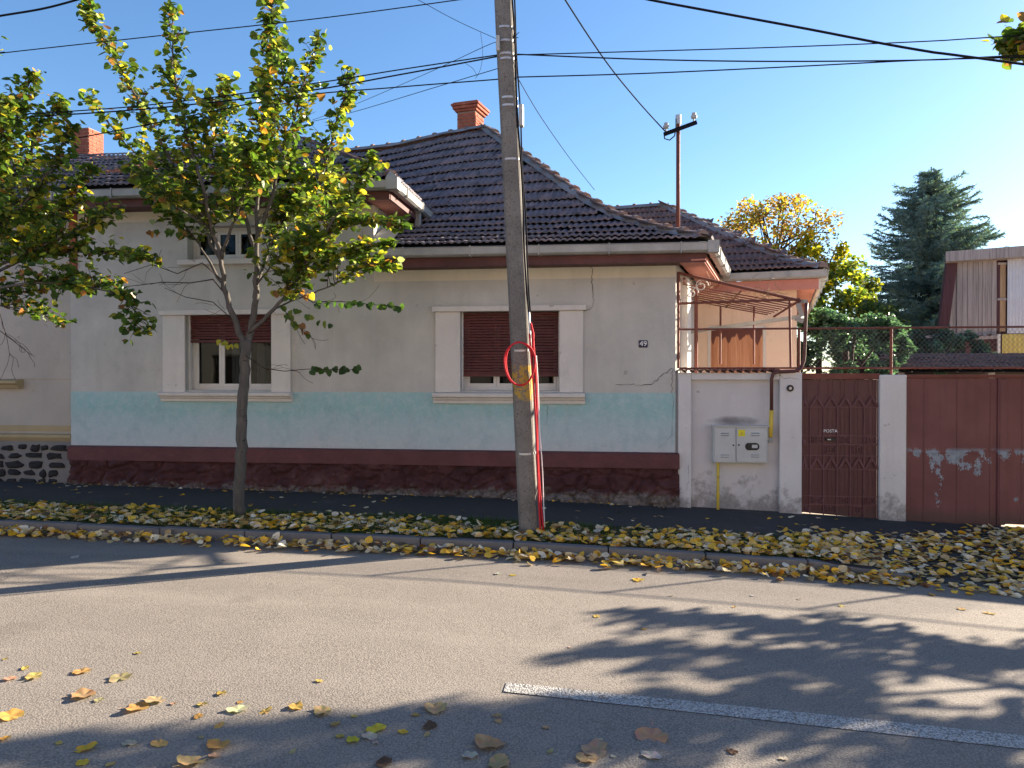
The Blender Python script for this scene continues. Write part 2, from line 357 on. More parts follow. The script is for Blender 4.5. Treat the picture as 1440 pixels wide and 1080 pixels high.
# ------------------------------------------------------------------ ground, road, pavement
def sheet(name, xs, ys, zf, m, dz=0, kind='structure', parent=None):
    b = MB(); nx, ny = len(xs), len(ys)
    b.v = [(x, y, zf(x, y) + dz) for y in ys for x in xs]
    b.f = [(j * nx + i, j * nx + i + 1, (j + 1) * nx + i + 1, (j + 1) * nx + i) for j in range(ny - 1) for i in range(nx - 1)]
    return b.build(name, m, parent, smooth=True, kind=kind)
fr = lambda a, b, n: [a + (b - a) * i / (n - 1) for i in range(n)]
MB().quad((-600, -400, -.9), (600, -400, -.9), (600, 900, -.9), (-600, 900, -.9)).build('ground', M['field'], kind='structure')
sheet('road', fr(-40, 40, 161), fr(-10.6, -2.96, 40), road_z, M['asphalt'])
sheet('opposite_pavement', fr(-40, 40, 81), fr(-16, -10.6, 6), lambda x, y: road_z(x, -10.6) + .1, M['asphalt'])
sheet('pavement', [-40, -30] + fr(-20, 20, 161) + [30, 40], fr(-1.72, .05, 9), pave_z, M['pavement'])
vx = fr(-40, 2.2, 100)
sheet('verge', vx, fr(-2.88, -1.72, 8), lambda x, y: pave_z(x, y) + .018 * math.sin(x * 3.1) * math.sin(y * 4) - .012, M['earth'])
sheet('driveway', fr(2.2, 20, 60), fr(-2.96, -1.72, 10), pave_z, M['pavement'])
sheet('yard_ground', fr(.95, 40, 80), [.05, 4, 10, 20, 60], lambda x, y: g(x), M['yard'])
# centre line
a0, a1 = G(712, 962), G(1440, 1037); b0, b1 = G(708, 975), G(1440, 1056)
b = MB(); N = 30
for i in range(N + 12):
    for q0, q1 in ((a0, a1), (b0, b1)):
        t_ = i / N; p = q0.lerp(q1, t_); b.v.append((p.x, p.y, road_z(p.x, p.y) + .004))
b.f = [(2 * i, 2 * i + 1, 2 * i + 3, 2 * i + 2) for i in range(N + 11)]
b.build('centre_line', M['road_paint'], kind='structure')
# kerb
kerb = empty('kerb', (-4, -2.92, 0)); kerb['kind'] = 'structure'
x = -14.0
while x < 2.9:
    L = 1.0 + random.uniform(-.01, .01); x1 = x + L - .012
    dr0, dr1 = .085 * sst(1.9, 3.2, x), .085 * sst(1.9, 3.2, x1); j = random.uniform(-.006, .006)
    zz0, zz1 = g(x) + .012 - dr0 + j, g(x1) + .012 - dr1 + j + random.uniform(-.004, .004)
    yy = -2.86 + random.uniform(-.006, .006)
    b = MB(); b.add([(x, yy - .12, zz0 - .4), (x1, yy - .12, zz1 - .4), (x1, yy, zz1 - .4), (x, yy, zz0 - .4), (x, yy - .115, zz0), (x1, yy - .115, zz1), (x1, yy, zz1), (x, yy, zz0)],
                    [(0, 3, 2, 1), (4, 5, 6, 7), (0, 1, 5, 4), (1, 2, 6, 5), (2, 3, 7, 6), (3, 0, 4, 7)])
    b.build('kerb_stone', M['kerb'], kerb, bevel=.012); x += L

# ------------------------------------------------------------------ roof tiles
def tile_geo(wd=.2, L=.4, lift=.066, amp=.028):
    n = 9; v = []
    prof = [amp * (.5 + .5 * math.cos(4 * math.pi * i / (n - 1) + .9)) for i in range(n)]
    for yy, zz in ((0, lift), (L, .008)):
        v += [(wd * i / (n - 1), yy, zz + prof[i]) for i in range(n)]
    v += [(wd * i / (n - 1), .004, lift - .026 + prof[i] * .9) for i in range(n)]
    f = [(i, i + 1, n + i + 1, n + i) for i in range(n - 1)] + [(2 * n + i, 2 * n + i + 1, i + 1, i) for i in range(n - 1)]
    return v, f
TV, TF = tile_geo()
tile_me = []
for k in range(4):
    me = bpy.data.meshes.new('roof_tile'); vv = [(a, b_, c + random.uniform(-.001, .001)) for a, b_, c in TV]
    me.from_pydata(vv, [], TF); me.shade_smooth(); me.materials.append(M['tile']); tile_me.append(me)
def tile_surface(S, t_rows, xrange, parent, limit, mat, tw=.2, name='roof_tile', bulk='upper_roof_tiles', jitter=.02, mes=None):
    """S(x, i) -> point on tile row i; individual tiles for the first `limit`, the rest joined"""
    cnt = 0; bulkb = MB(); nr = len(t_rows)
    for i in range(nr - 1):
        x0, x1 = xrange(t_rows[i], t_rows[i + 1]); off = random.uniform(-.03, .03)
        k0 = math.ceil((x0 - off) / tw)
        k = k0
        while k * tw + off + tw <= x1 + 1e-6:
            x = k * tw + off; k += 1
            p = S(x, t_rows[i]); q = S(x + tw, t_rows[i]); up = S(x, t_rows[i + 1])
            ex = (q - p); wl = ex.length; ex.normalize(); ey = (up - p); L = ey.length; ey.normalize(); ez = ex.cross(ey).normalized(); ey = ez.cross(ex)
            jz = random.gauss(0, jitter * .4); ang = random.gauss(0, jitter)
            Mx = Matrix((ex, ey, ez)).transposed().to_4x4(); Mx.translation = p + ez * (.01 + jz * .4)
            Mx = Mx @ Matrix.Rotation(ang, 4, 'Z') @ Matrix.Diagonal((wl / .2, L / .36, 1, 1))
            if cnt < limit:
                o = bpy.data.objects.new(name, random.choice(mes or tile_me)); link(o, parent); o.matrix_basis = Mx; cnt += 1
            else: bulkb.add([Mx @ Vector(v) for v in TV], TF)
    if bulkb.v: bulkb.build(bulk, mat, parent, smooth=True, kind='stuff')
def cap_line(pts, parent, r=.10, L=.36, mat=None, n=6, name='ridge_tile', mortar=True):
    pts = [Vector(p) for p in pts]
    seg = [0]
    for a, b_ in zip(pts, pts[1:]): seg.append(seg[-1] + (b_ - a).length)
    def at(s):
        s = max(0, min(seg[-1], s))
        for i in range(len(pts) - 1):
            if s <= seg[i + 1] + 1e-9: return pts[i].lerp(pts[i + 1], (s - seg[i]) / max(1e-6, seg[i + 1] - seg[i]))
    s = 0; tot = seg[-1]
    while s < tot - .05:
        a, b_ = at(s), at(min(tot, s + L * 1.12)); d = (b_ - a).normalized(); side = d.cross(Vector((0, 0, 1))).normalized(); up = side.cross(d)
        m_ = MB(); rings = []
        for (pp, rr, dz) in ((a, r * 1.12, .03), (a.lerp(b_, .15), r * 1.12, .028), (a.lerp(b_, .18), r, .018), (b_, r * .92, .0)):
            for k in range(n + 1):
                an = math.pi * (k / n) ; rings.append(pp + side * math.cos(an) * rr + up * (math.sin(an) * rr * .85 + dz - .02))
        for j in range(3):
            for k in range(n): c0 = j * (n + 1) + k; m_.f.append((c0, c0 + 1, c0 + n + 2, c0 + n + 1))
        m_.v = [tuple(q) for q in rings]; m_.f.append(tuple(range(n + 1))[::-1])
        m_.build(name, mat or M['ridge'], parent, smooth=False); s += L
    if mortar:
        mb = MB(); NN = max(2, int(tot / .15)); vs_ = []
        for i in range(NN + 1):
            p = at(tot * i / NN); d = (at(min(tot, tot * i / NN + .1)) - at(max(0, tot * i / NN - .1))).normalized(); sd_ = d.cross(Vector((0, 0, 1))).normalized()
            wl, wr = r * random.uniform(1.35, 1.8), r * random.uniform(1.35, 1.8)
            vs_ += [p + sd_ * wl - Vector((0, 0, .02)), p + sd_ * r * .8 + Vector((0, 0, .055)), p - sd_ * r * .8 + Vector((0, 0, .055)), p - sd_ * wr - Vector((0, 0, .02))]
        for i in range(NN):
            for k in range(3): c0 = 4 * i + k; mb.f.append((c0, c0 + 4, c0 + 5, c0 + 1))
        mb.v = [tuple(q) for q in vs_]; mb.build('mortar_bed', M['mortar'], parent)

# ------------------------------------------------------------------ the corner house
XL, XR = P(100, 530).x, P(950, 530).x                      # facade ends
T12 = R(12); E1 = Vector((math.cos(T12), -math.sin(T12), 0)); E2 = Vector((math.sin(T12), math.cos(T12), 0))
house = empty('corner_house', (-3.7, 0, 0), 'beige single storey house with blue lower band, maroon plinth and tiled hipped roof', 'house')
Z_PL, Z_BL, Z_FR, Z_TOP = .676, 1.524, 3.155, 3.36
def Z0(px, py): return P(px, py).z
W1 = (P(262, 530).x, P(383, 530).x, Z0(320, 549), Z0(320, 442))
W2 = (P(648, 530).x, P(787, 530).x, Z0(720, 549), Z0(720, 437.5))
W3 = (P(264, 530).x, P(362, 530).x, Z0(310, 365), Z0(310, 318))
XD = P(526, 530).x                                          # right end of the raised front
def holed(b, x0, x1, z0, z1, holes, y, depth):
    xs = sorted({x0, x1, *[h[0] for h in holes], *[h[1] for h in holes]}); zs = sorted({z0, z1, *[h[2] for h in holes], *[h[3] for h in holes]})
    xs = [q for q in xs if x0 <= q <= x1]; zs = [q for q in zs if z0 <= q <= z1]
    for xa, xb in zip(xs, xs[1:]):
        for za, zb in zip(zs, zs[1:]):
            cx, cz = (xa + xb) / 2, (za + zb) / 2
            if any(h[0] < cx < h[1] and h[2] < cz < h[3] for h in holes): continue
            b.quad((xa, y, za), (xb, y, za), (xb, y, zb), (xa, y, zb))
    for h in holes:
        if not (z0 < (h[2] + h[3]) / 2 < z1): continue
        a, c, d, e = h
        b.quad((a, y, d), (a, y, e), (a, y + depth, e), (a, y + depth, d)); b.quad((c, y, d), (c, y + depth, d), (c, y + depth, e), (c, y, e))
        b.quad((a, y, e), (c, y, e), (c, y + depth, e), (a, y + depth, e)); b.quad((a, y, d), (a, y + depth, d), (c, y + depth, d), (c, y, d))
b = MB(); holed(b, XL, XR, .6, Z_FR, [W1, W2], 0, .30)
sideb = Vector((XR, 0, 0)) + E2 * 9.2
for (p, q) in (((XR, 0), (sideb.x, sideb.y)), ((sideb.x, sideb.y), (XL, 9.6)), ((XL, 9.6), (XL, 0))):
    b.quad((*p, -.4), (*q, -.4), (*q, Z_TOP), (*p, Z_TOP))
b.build('wall', M['wall'], house)
b = MB(); b.box(XD + .002, XR + .004, -.006, .2, Z_FR, Z_TOP + .04); b.build('frieze', M['frieze'], house)
# raised front with attic window
ZE = 4.32
b = MB(); holed(b, XL, XD, Z_FR, 4.13, [W3], 0, .30)
b.quad((XD, 0, Z_TOP), (XD, 3.2, Z_TOP), (XD, 3.2, ZE), (XD, 0, ZE)); b.quad((XL, 3.2, Z_TOP), (XL, 0, Z_TOP), (XL, 0, ZE), (XL, 3.2, ZE))
b.build('raised_wall', M['wall'], house)
b = MB(); b.box(XL, XD + .004, -.006, .2, 4.13, ZE + .05); b.build('raised_frieze', M['frieze'], house)
b = MB(); b.box(XL, XL + .12, -.03, .1, Z_TOP, ZE); b.build('brick_edge', M['brick'], house)
# blue band (sheet 6 mm proud)
b = MB(); holed(b, XL, XR, Z_PL, Z_BL, [], -.007, 0); b.quad((XR, -.007, Z_PL), (XR, .0, Z_PL), (XR, .0, Z_BL), (XR, -.007, Z_BL))
b.quad((XL, -.007, Z_BL), (XR, -.007, Z_BL), (XR, 0, Z_BL), (XL, 0, Z_BL)); b.build('painted_band', M['blue'], house)
# plinth: rough relief
nx, nz = 620, 48; b = MB()
from mathutils import noise as mn
for j in range(nz):
    for i in range(nx):
        X = XL + .01 + (XR + .05 - XL - .01) * i / (nx - 1); zb_ = -.35; Z = zb_ + (.47 - zb_) * j / (nz - 1)
        vd = mn.voronoi(Vector((X * 3.1 + .3 * mn.noise(Vector((X * 3, 1, Z * 3))), 2, Z * 5.2)))[0]; d = .03 + .045 * (mn.fractal(Vector((X * 2.6, 3, Z * 3.4)), .6, 2.1, 6)) + .30 * min(.16, vd[1] - vd[0]) + .03 * mn.noise(Vector((X * 11, 9, Z * 15))) + .03 * sst(.25, 0, Z - g(X))
        b.v.append((X, -max(.02, d), Z))
b.f = [(j * nx + i, j * nx + i + 1, (j + 1) * nx + i + 1, (j + 1) * nx + i) for j in range(nz - 1) for i in range(nx - 1)]
n0 = len(b.v); b.quad((XR + .05, -.1, -.35), (XR + .06, .3, -.35), (XR + .06, .3, .47), (XR + .05, -.05, .47))
b.build('plinth', M['plinth'], house, smooth=True)
b = MB(); b.box(XL, XR + .05, -.10, .05, .462, Z_PL - .01); b.prism([(0, -.10, Z_PL - .01), (0, 0, Z_PL + .012), (0, 0, Z_PL - .01)], (XL, 0, 0), (XR + .05 - XL, 0, 0))
b.build('plinth_moulding', M['plinth_trim'], house, bevel=.006)
# cracks
def crack(pts, Y, parent, wd=.006, sub=6):
    b = MB(); q = []
    for (a, c) in zip(pts, pts[1:]):
        pa, pc = P(*a, Y), P(*c, Y)
        for i in range(sub): q.append(pa.lerp(pc, i / sub) + Vector((random.gauss(0, .007), 0, random.gauss(0, .007))))
    q.append(P(*pts[-1], Y)); n = len(q)
    for i, p in enumerate(q):
        d = (q[min(n - 1, i + 1)] - q[max(0, i - 1)]).normalized(); s_ = Vector((-d.z, 0, d.x)) * wd * random.uniform(.3, 1) * (1 - .6 * i / n)
        b.v += [tuple(p + s_), tuple(p - s_)]
    b.f = [(2 * i, 2 * i + 1, 2 * i + 3, 2 * i + 2) for i in range(n - 1)]
    b.build('crack', M['crack'], parent)
crack([(822, 372), (833, 378), (832, 400), (835, 428), (828, 436), (805, 441)], -.012, house, .006)
crack([(946, 518), (930, 528), (915, 541), (890, 541), (865, 541)], -.012, house, .007)
crack([(946, 520), (944, 545), (947, 560), (945, 612), (925, 632)], -.014, house, .004)
crack([(769, 570), (770, 590), (766, 598)], -.012, house, .003)
# windows
def window(W, px_sur, sur_y, sill_y, shutter_to, panes, attic=False):
    a, c, z0, z1 = W; name = 'window'
    win = MB(); yf = .17
    t_ = .055
    win.box(a, a + t_, yf, yf + .07, z0, z1); win.box(c - t_, c, yf, yf + .07, z0, z1); win.box(a + t_, c - t_, yf, yf + .07, z0, z0 + .05); win.box(a + t_, c - t_, yf, yf + .07, z1 - .05, z1)
    wo = win.build('window', M['frame_white'], house, bevel=.004)
    iw = c - a - 2 * t_; n = panes; pw = iw / n
    for k in range(n):
        xa = a + t_ + k * pw; xb = xa + pw; s_ = MB(); st = .045; y0 = yf + .012
        s_.box(xa, xa + st, y0, y0 + .04, z0 + .05, z1 - .05); s_.box(xb - st, xb - .003, y0, y0 + .04, z0 + .05, z1 - .05)
        s_.box(xa + st, xb - st, y0, y0 + .04, z0 + .05, z0 + .10); s_.box(xa + st, xb - st, y0, y0 + .04, z1 - .10, z1 - .05)
        s_.build('sash', M['frame_white'], wo, bevel=.003)
        MB().quad((xa + st, y0 + .02, z0 + .10), (xb - st, y0 + .02, z0 + .10), (xb - st, y0 + .02, z1 - .10), (xa + st, y0 + .02, z1 - .10)).build('pane', M['glass'], wo)
    # room box and a curtain
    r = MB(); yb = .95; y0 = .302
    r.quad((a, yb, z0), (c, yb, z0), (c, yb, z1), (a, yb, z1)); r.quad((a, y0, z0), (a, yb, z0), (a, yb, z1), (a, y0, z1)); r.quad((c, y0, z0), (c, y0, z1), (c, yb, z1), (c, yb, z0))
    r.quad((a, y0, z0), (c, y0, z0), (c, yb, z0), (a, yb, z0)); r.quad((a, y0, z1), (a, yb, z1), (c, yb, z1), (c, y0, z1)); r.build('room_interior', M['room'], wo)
    cu = MB(); spans = [(a + .40 * (c - a), a + .62 * (c - a))] if not attic else [(a + .1, a + .45)]
    spans.append((c - .30 * (c - a), c - .2 * (c - a)))
    for xa, xb in spans:
        m_ = 40; base = len(cu.v)
        for i in range(m_):
            X = xa + (xb - xa) * i / (m_ - 1); Y = .36 + .02 * math.sin(i * .9)
            cu.v += [(X, Y, z0), (X, Y, z1)]
        cu.f += [(base + 2 * i, base + 2 * i + 2, base + 2 * i + 3, base + 2 * i + 1) for i in range(m_ - 1)]
    cu.build('curtain', M['curtain'], wo, smooth=True)
    if shutter_to is not None:
        z = z1 - .004; n_s = 0
        mes = []
        for v_ in range(3):
            m_ = MB(); Lx = c - a - .03
            pr = [(0, 0, 0), (0, -.010, .006), (0, -.013, .019), (0, -.009, .033), (0, 0, .038), (0, .006, .02)]
            m_.prism(pr, (0, 0, 0), (Lx, 0, 0)); me = bpy.data.meshes.new('slat'); me.from_pydata(m_.v, [], m_.f); me.materials.append(M['slat']); mes.append(me)
        while z - .041 > shutter_to:
            z -= .041; o = bpy.data.objects.new('slat', random.choice(mes)); link(o, wo); o.matrix_basis = Matrix.Translation((a + .015 + random.gauss(0, .003), .105 + random.gauss(0, .002), z)) @ Matrix.Rotation(random.gauss(0, .0012), 4, 'Y')
        MB().box(a + .012, c - .012, .09, .118, shutter_to - .015, shutter_to + .028).build('shutter_bottom_rail', M['slat'], wo, bevel=.003)
        MB().box(a, a + .022, .075, .135, z0, z1).box(c - .022, c, .075, .135, z0, z1).build('shutter_guide', M['frame_white'], wo)
    if px_sur:
        l0, l1, r0, r1 = [P(q, 530).x for q in px_sur]; zt, zl = [Z0((px_sur[0] + px_sur[3]) / 2, q) for q in sur_y]
        MB().box(l0, a, -.045, .02, z0 - .03, zl).build('jamb', M['trim_white'], wo, bevel=.008)
        MB().box(c, r1, -.045, .02, z0 - .03, zl).build('jamb', M['trim_white'], wo, bevel=.008)
        MB().box(l0 - .04, r1 + .04, -.085, .02, zl, zt).build('lintel', M['trim_white'], wo, bevel=.008)
    zs0, zs1 = [Z0(720 if px_sur is None else (px_sur[0] + px_sur[3]) / 2, q) for q in sill_y]
    l0, r1 = (P(px_sur[0], 530).x - .03, P(px_sur[3], 530).x + .03) if px_sur else (a - .12, c + .1)
    h = zs1 - zs0
    if not attic:
        prof = [(0, .0, 0), (0, -.05, 0), (0, -.055, h * .28), (0, -.075, h * .36), (0, -.09, h * .55), (0, -.135, h * .62), (0, -.14, h * .92), (0, -.12, h), (0, .17, h + .012), (0, .17, h - .02), (0, 0, h - .02)]
    else: prof = [(0, .17, 0), (0, -.08, 0), (0, -.085, h), (0, .17, h + .01)]
    MB().prism(prof, (l0, 0, zs0), (r1 - l0, 0, 0)).build('sill', M['trim_white'], wo, bevel=.004)
    return wo
window(W1, (231, 262, 383, 410), (436, 443), (564.5, 551.5), Z0(320, 480), 3)
window(W2, (613, 648, 787, 820), (430.5, 438), (567.5, 552.5), Z0(720, 528), 3)
window(W3, None, None, (373, 365), None, 3, attic=True) if False else None
# attic window (own sill height)
def attic():
    global Z0
    keep = Z0
    Z0 = lambda px, py: P(310, py).z
    window(W3, None, None, (372.5, 365.5), None, 3, attic=True); Z0 = keep
attic()
# small plate with the house number
pl = P(904.5, 483.5, -.02); b = MB(); b.box(pl.x - .062, pl.x + .062, -.022, 0, pl.z - .052, pl.z + .052)
num = b.build('house_number_plate', M['navy'], bevel=.01, label='small dark blue enamel plate with house number on the beige wall', cat='number plate')
def text(body, size, loc, m, parent, rot=(R(90), 0, 0), ext=.001, name='lettering', shear=0):
    cu = bpy.data.curves.new(name, 'FONT'); cu.body = body; cu.size = size; cu.extrude = ext; cu.align_x = 'CENTER'; cu.align_y = 'CENTER'; cu.shear = shear; cu.resolution_u = 4
    tmp = bpy.data.objects.new(name, cu); COL.objects.link(tmp); bpy.context.view_layer.update()
    me = bpy.data.meshes.new_from_object(tmp.evaluated_get(bpy.context.evaluated_depsgraph_get())); bpy.data.objects.remove(tmp)
    me.materials.clear(); me.materials.append(m)
    o = bpy.data.objects.new(name, me); o.location = loc; o.rotation_euler = rot; link(o, parent); return o
text('49', .105, (pl.x, -.0235, pl.z), M['white_paint'], num, name='digits')

# ---- main roof
EX, EY, EZ = XR + .40, -.50, 3.55
APX = Vector((-2.5, 4.4, 6.74))
_pt = [0, .10, .20, .31, .46, 1.0]; _pz = [3.55, 3.72, 3.93, 4.18, 4.66, 6.74]
def prof_z(t): return float(np.interp(t, _pt, _pz))
def hip(t): return Vector((EX + (APX.x - EX) * t, EY + (APX.y - EY) * t, prof_z(t)))
def S_front(X, t):
    h = hip(t); Y = h.y + min(max(0, h.x - X), 2.6) * math.tan(T12) * t
    sag = .05 * math.sin(math.pi * min(1, max(0, (h.x - X) / 9))) * t + .16 * t * sst(-2.6, -5.0, X)
    return Vector((X, Y, h.z - sag))
def S_side(s, t):                                            # s runs back along the right eave
    h = hip(t); return Vector((h.x, h.y, h.z)) + E2 * s
roof = MB()
ts = fr(0, 1, 13); xs_ = None
for ta, tb in zip(ts, ts[1:]):
    ha, hb = hip(ta), hip(tb); nn = 12
    def lo_(t): return XD + .02 if prof_z(t) < 4.45 else max(-9.0, -3.05 - (prof_z(t) - 4.45) / .62)
    la, lb_ = lo_(ta), lo_(tb)
    for i in range(nn):
        xa0, xa1 = la + (ha.x - la) * i / nn, la + (ha.x - la) * (i + 1) / nn; xb0, xb1 = lb_ + (hb.x - lb_) * i / nn, lb_ + (hb.x - lb_) * (i + 1) / nn
        roof.quad(S_front(xa0, ta), S_front(xa1, ta), S_front(xb1, tb), S_front(xb0, tb))
    roof.quad(ha, ha + E2 * 9.2, hb + E2 * max(.0, 9.2 * (1 - tb)), hb)
back = APX + Vector((-6.5, 1.0, -.15))
roof.quad(APX + Vector((0, .01, 0)), hip(0) + E2 * 9.2, Vector((-1, 10, 3.4)), Vector((-2.5, 10, 3.4)))
for i in range(12):
    xa, xb = -9 + 6.5 * i / 12, -9 + 6.5 * (i + 1) / 12
    roof.quad(S_front(xa, 1), S_front(xb, 1), Vector((xb, 10, 3.4)), Vector((xa, 10, 3.4)))
roof_o = roof.build('roof', M['deck'], house)
rows = [0]
while rows[-1] < .985:                                       # even spacing measured along the slope
    t = rows[-1]; dt = .002
    while (hip(t + dt) - hip(t)).length * .78 < .335 and t + dt < 1: dt += .002
    rows.append(min(1, t + dt))
XDR = -3.05                                                   # right eave of the raised roof
def d_front(Y): return 4.52 + .44 * (Y + .5)
def xr_front(ta, tb):
    # starts at the valley against the raised roof
    z = prof_z((ta + tb) / 2); lo = -9.0
    if z < 4.55: lo = XD + .02
    else:
        lo = XDR - (z - 4.55) / .62
        lo = max(lo, -9.0)
    return lo, hip((ta + tb) / 2).x + .02
tile_surface(S_front, rows, xr_front, roof_o, 300, M['tile'])
def xr_side(ta, tb): return -hip(0).x * 0 - .02, 8.9 * (1 - ta * .98)
def S_side2(s, t): return S_side(s, t)
tile_surface(S_side2, rows, xr_side, roof_o, 0, M['tile'], bulk='side_roof_tiles')
cap_line([hip(t) + Vector((0, 0, .045)) for t in (0.02, .1, .2, .31, .46, .7, 1.0)], roof_o, mortar=True)
cap_line([S_front(X, 1) + Vector((0, 0, .05)) for X in (-9, -7, -5.5, -4.5, -3.5, -2.5)], roof_o)
# eave edge tiles pale strip, gutter, fascia, soffit
def gutter_run(p, q, parent, drop=.0, name='gutter', out=None):
    p, q = Vector(p), Vector(q); d = (q - p).normalized(); o_ = Vector(out)
    pr = [(.0, .0), (.0, -.125), (.075, -.125), (.115, -.10), (.12, -.012), (.13, .0), (.115, .006), (.105, -.01), (.095, -.09), (.07, -.108), (.015, -.108), (.012, 0)]
    poly = [o_ * a + Vector((0, 0, c)) for a, c in pr]
    b = MB(); n = len(poly); A = [p + r_ for r_ in poly]; B = [q + r_ for r_ in poly]
    b.add(A + B, [(i, (i + 1) % n, n + (i + 1) % n, n + i) for i in range(n)] + [tuple(range(n)), tuple(range(n, 2 * n))[::-1]])
    L = (q - p).length; k = .5
    while k < L:
        c = p + d * k + o_ * .06 + Vector((0, 0, -.06)); z = Vector((0, 0, 1))
        Mx = Matrix((d, o_, z)).transposed().to_4x4(); Mx.translation = c; b.mbox(Mx, .016, .15, .145); k += .95
    return b.build(name, M['gutter'], parent)
ge = hip(0)
gutter_run((XD + .1, EY + .03, 3.545), (ge.x + .07, EY + .03, 3.535), house, out=(0, -1, 0))
c0 = Vector((ge.x - .02, EY + .0, 3.54)); gutter_run(c0, c0 + E2 * 7, house, out=E1)
MB().box(ge.x - .03, ge.x + .115, EY - .105, EY + .04, 3.40, 3.56).build('gutter_corner', M['gutter'], house)
b = MB(); b.box(XD + .02, ge.x - .03, EY + .055, EY + .085, 3.295, 3.43); b.build('fascia', M['fascia'], house)
fp = Vector((ge.x - .06, EY + .06, 0)); b = MB(); b.prism([fp, fp + E2 * 7, fp + E2 * 7 - E1 * .03, fp - E1 * .03], (0, 0, 3.295), (0, 0, .135)); b.build('side_fascia', M['salmon'], house)
b = MB(); b.box(XD + .02, XR + .3, EY + .085, 0.01, 3.315, 3.335); b.build('soffit', M['fascia'], house)
b = MB(); q0 = Vector((XR, -.41, 3.312)); b.prism([q0, q0 + E1 * .36, q0 + E1 * .36 + E2 * 7, q0 + E2 * 7], (0, 0, 0), (0, 0, .02)); b.build('side_soffit', M['salmon'], house)
# white strip of the side wall and thin brown drainpipe beside it
q = Vector((XR, 0, 0)) + E1 * .003
MB().prism([q + E2 * .55, q + E2 * .55 + E1 * .10, q + E2 * 1.0 + E1 * .10, q + E2 * 1.0], (0, 0, -.2), (0, 0, 3.4)).build('side_pilaster', M['trim_white'], house)
MB().tube([q + E2 * 1.35 + E1 * .14 + Vector((0, 0, z)) for z in (-.1, 3.2)], .028, 8).build('drainpipe', M['rust'], house)
# white wall downpipe next to the corner
# ---- raised roof
DL = XL - .35
def S_d(X, t): return Vector((X, -.5 + 4.6 * t, 4.52 + 2.02 * t))
def d_right(t): return XDR - 3.2 * t
b = MB()
b.quad((DL, -.5, 4.5), (XDR, -.5, 4.5), (XDR - 3.2, 4.1, 6.52), (DL, 4.1, 6.52))
b.quad((XDR, -.5, 4.5), (XDR, 2.4, 4.5), (XDR - 3.2, 4.6, 6.52), (XDR - 3.2, 4.1, 6.52))
b.quad((DL, -.5, 4.5), (DL, 4.1, 6.52), (DL, 4.6, 3.6), (DL, -.5, 4.45))
roof2 = b.build('raised_roof', M['deck'], house)
rt = fr(0, 1, 15)
tile_surface(S_d, rt, lambda a_, b_: (DL, d_right((a_ + b_) / 2) + .05), roof2, 0, M['tile'], bulk='roof_tiles')
def S_ds(s, t): return Vector((XDR - 3.2 * t, -.5 + 4.6 * t + s, 4.52 + 2.02 * t))
tile_surface(S_ds, rt, lambda a_, b_: (0.0, 2.6 * (1 - a_)), roof2, 0, M['tile'], bulk='hip_roof_tiles')
cap_line([(XDR - .02, -.48, 4.56), (XDR - 3.2, 4.1, 6.58)], roof2)
p_ = P(178, 246, .0); 
b = MB(); 
tile_surface(lambda X, t: Vector((X, -.42 + .6 * t, 4.72 + .27 * t)), [0, .33, .66, 1], lambda a_, b_: (P(160, 240, -.2).x, P(222, 240, -.2).x), roof2, 0, M['tile_orange'], bulk='terracotta_patch_tiles')
b = MB(); b.quad((P(185, 262, -.3).x, -.46, 4.60), (P(232, 262, -.3).x, -.46, 4.60), (P(232, 262, -.3).x - .1, -.05, 4.80), (P(185, 262, -.3).x, -.05, 4.80)); b.build('flashing', M['gutter'], roof2)
ZG = 4.50
gutter_run((DL, EY + .03, ZG), (XDR + .07, EY + .03, ZG), house, out=(0, -1, 0))
gutter_run((XDR - .02, EY - .05, ZG), (XDR - .02, 1.75, ZG), house, out=(1, 0, 0))
b = MB(); b.box(XDR - .06, XDR + .11, EY - .10, EY + .08, ZG - .13, ZG + .03); b.prism([(XDR - .06, EY - .1, ZG + .03), (XDR + .11, EY - .1, ZG + .03), (XDR + .0, EY - .08, ZG + .13)], (0, 0, 0), (0, .10, 0)); b.build('gutter_corner', M['gutter'], house)
b = MB(); b.box(DL, XDR - .05, EY + .06, EY + .09, ZG - .235, ZG - .10); b.build('raised_fascia', M['fascia'], house)
b = MB(); b.box(XDR - .07, XDR - .04, EY + .09, 1.6, ZG - .235, ZG - .10); b.build('raised_side_fascia', M['fascia'], house)
b = MB(); b.box(DL, XD, EY + .09, 0, ZG - .215, ZG - .195); b.build('raised_soffit', M['fascia'], house)
b = MB(); b.box(XD + .001, XDR - .07, EY + .09, 1.6, ZG - .214, ZG - .196); b.build('raised_side_soffit', M['salmon'], house)
b = MB(); px_ = XDR + .0; b.box(px_ - .06, px_ + .03, 1.0, 1.09, 3.95, ZG - .1); b.build('roof_downpipe', M['gutter'], house, bevel=.01)
b = MB(); b.quad((XD + .03, -.35, 3.66), (XD + .35, -.35, 3.66), (XD + .35, 1.5, 4.62), (XD + .03, 1.5, 4.62)); b.build('valley_flashing', M['gutter'], house)
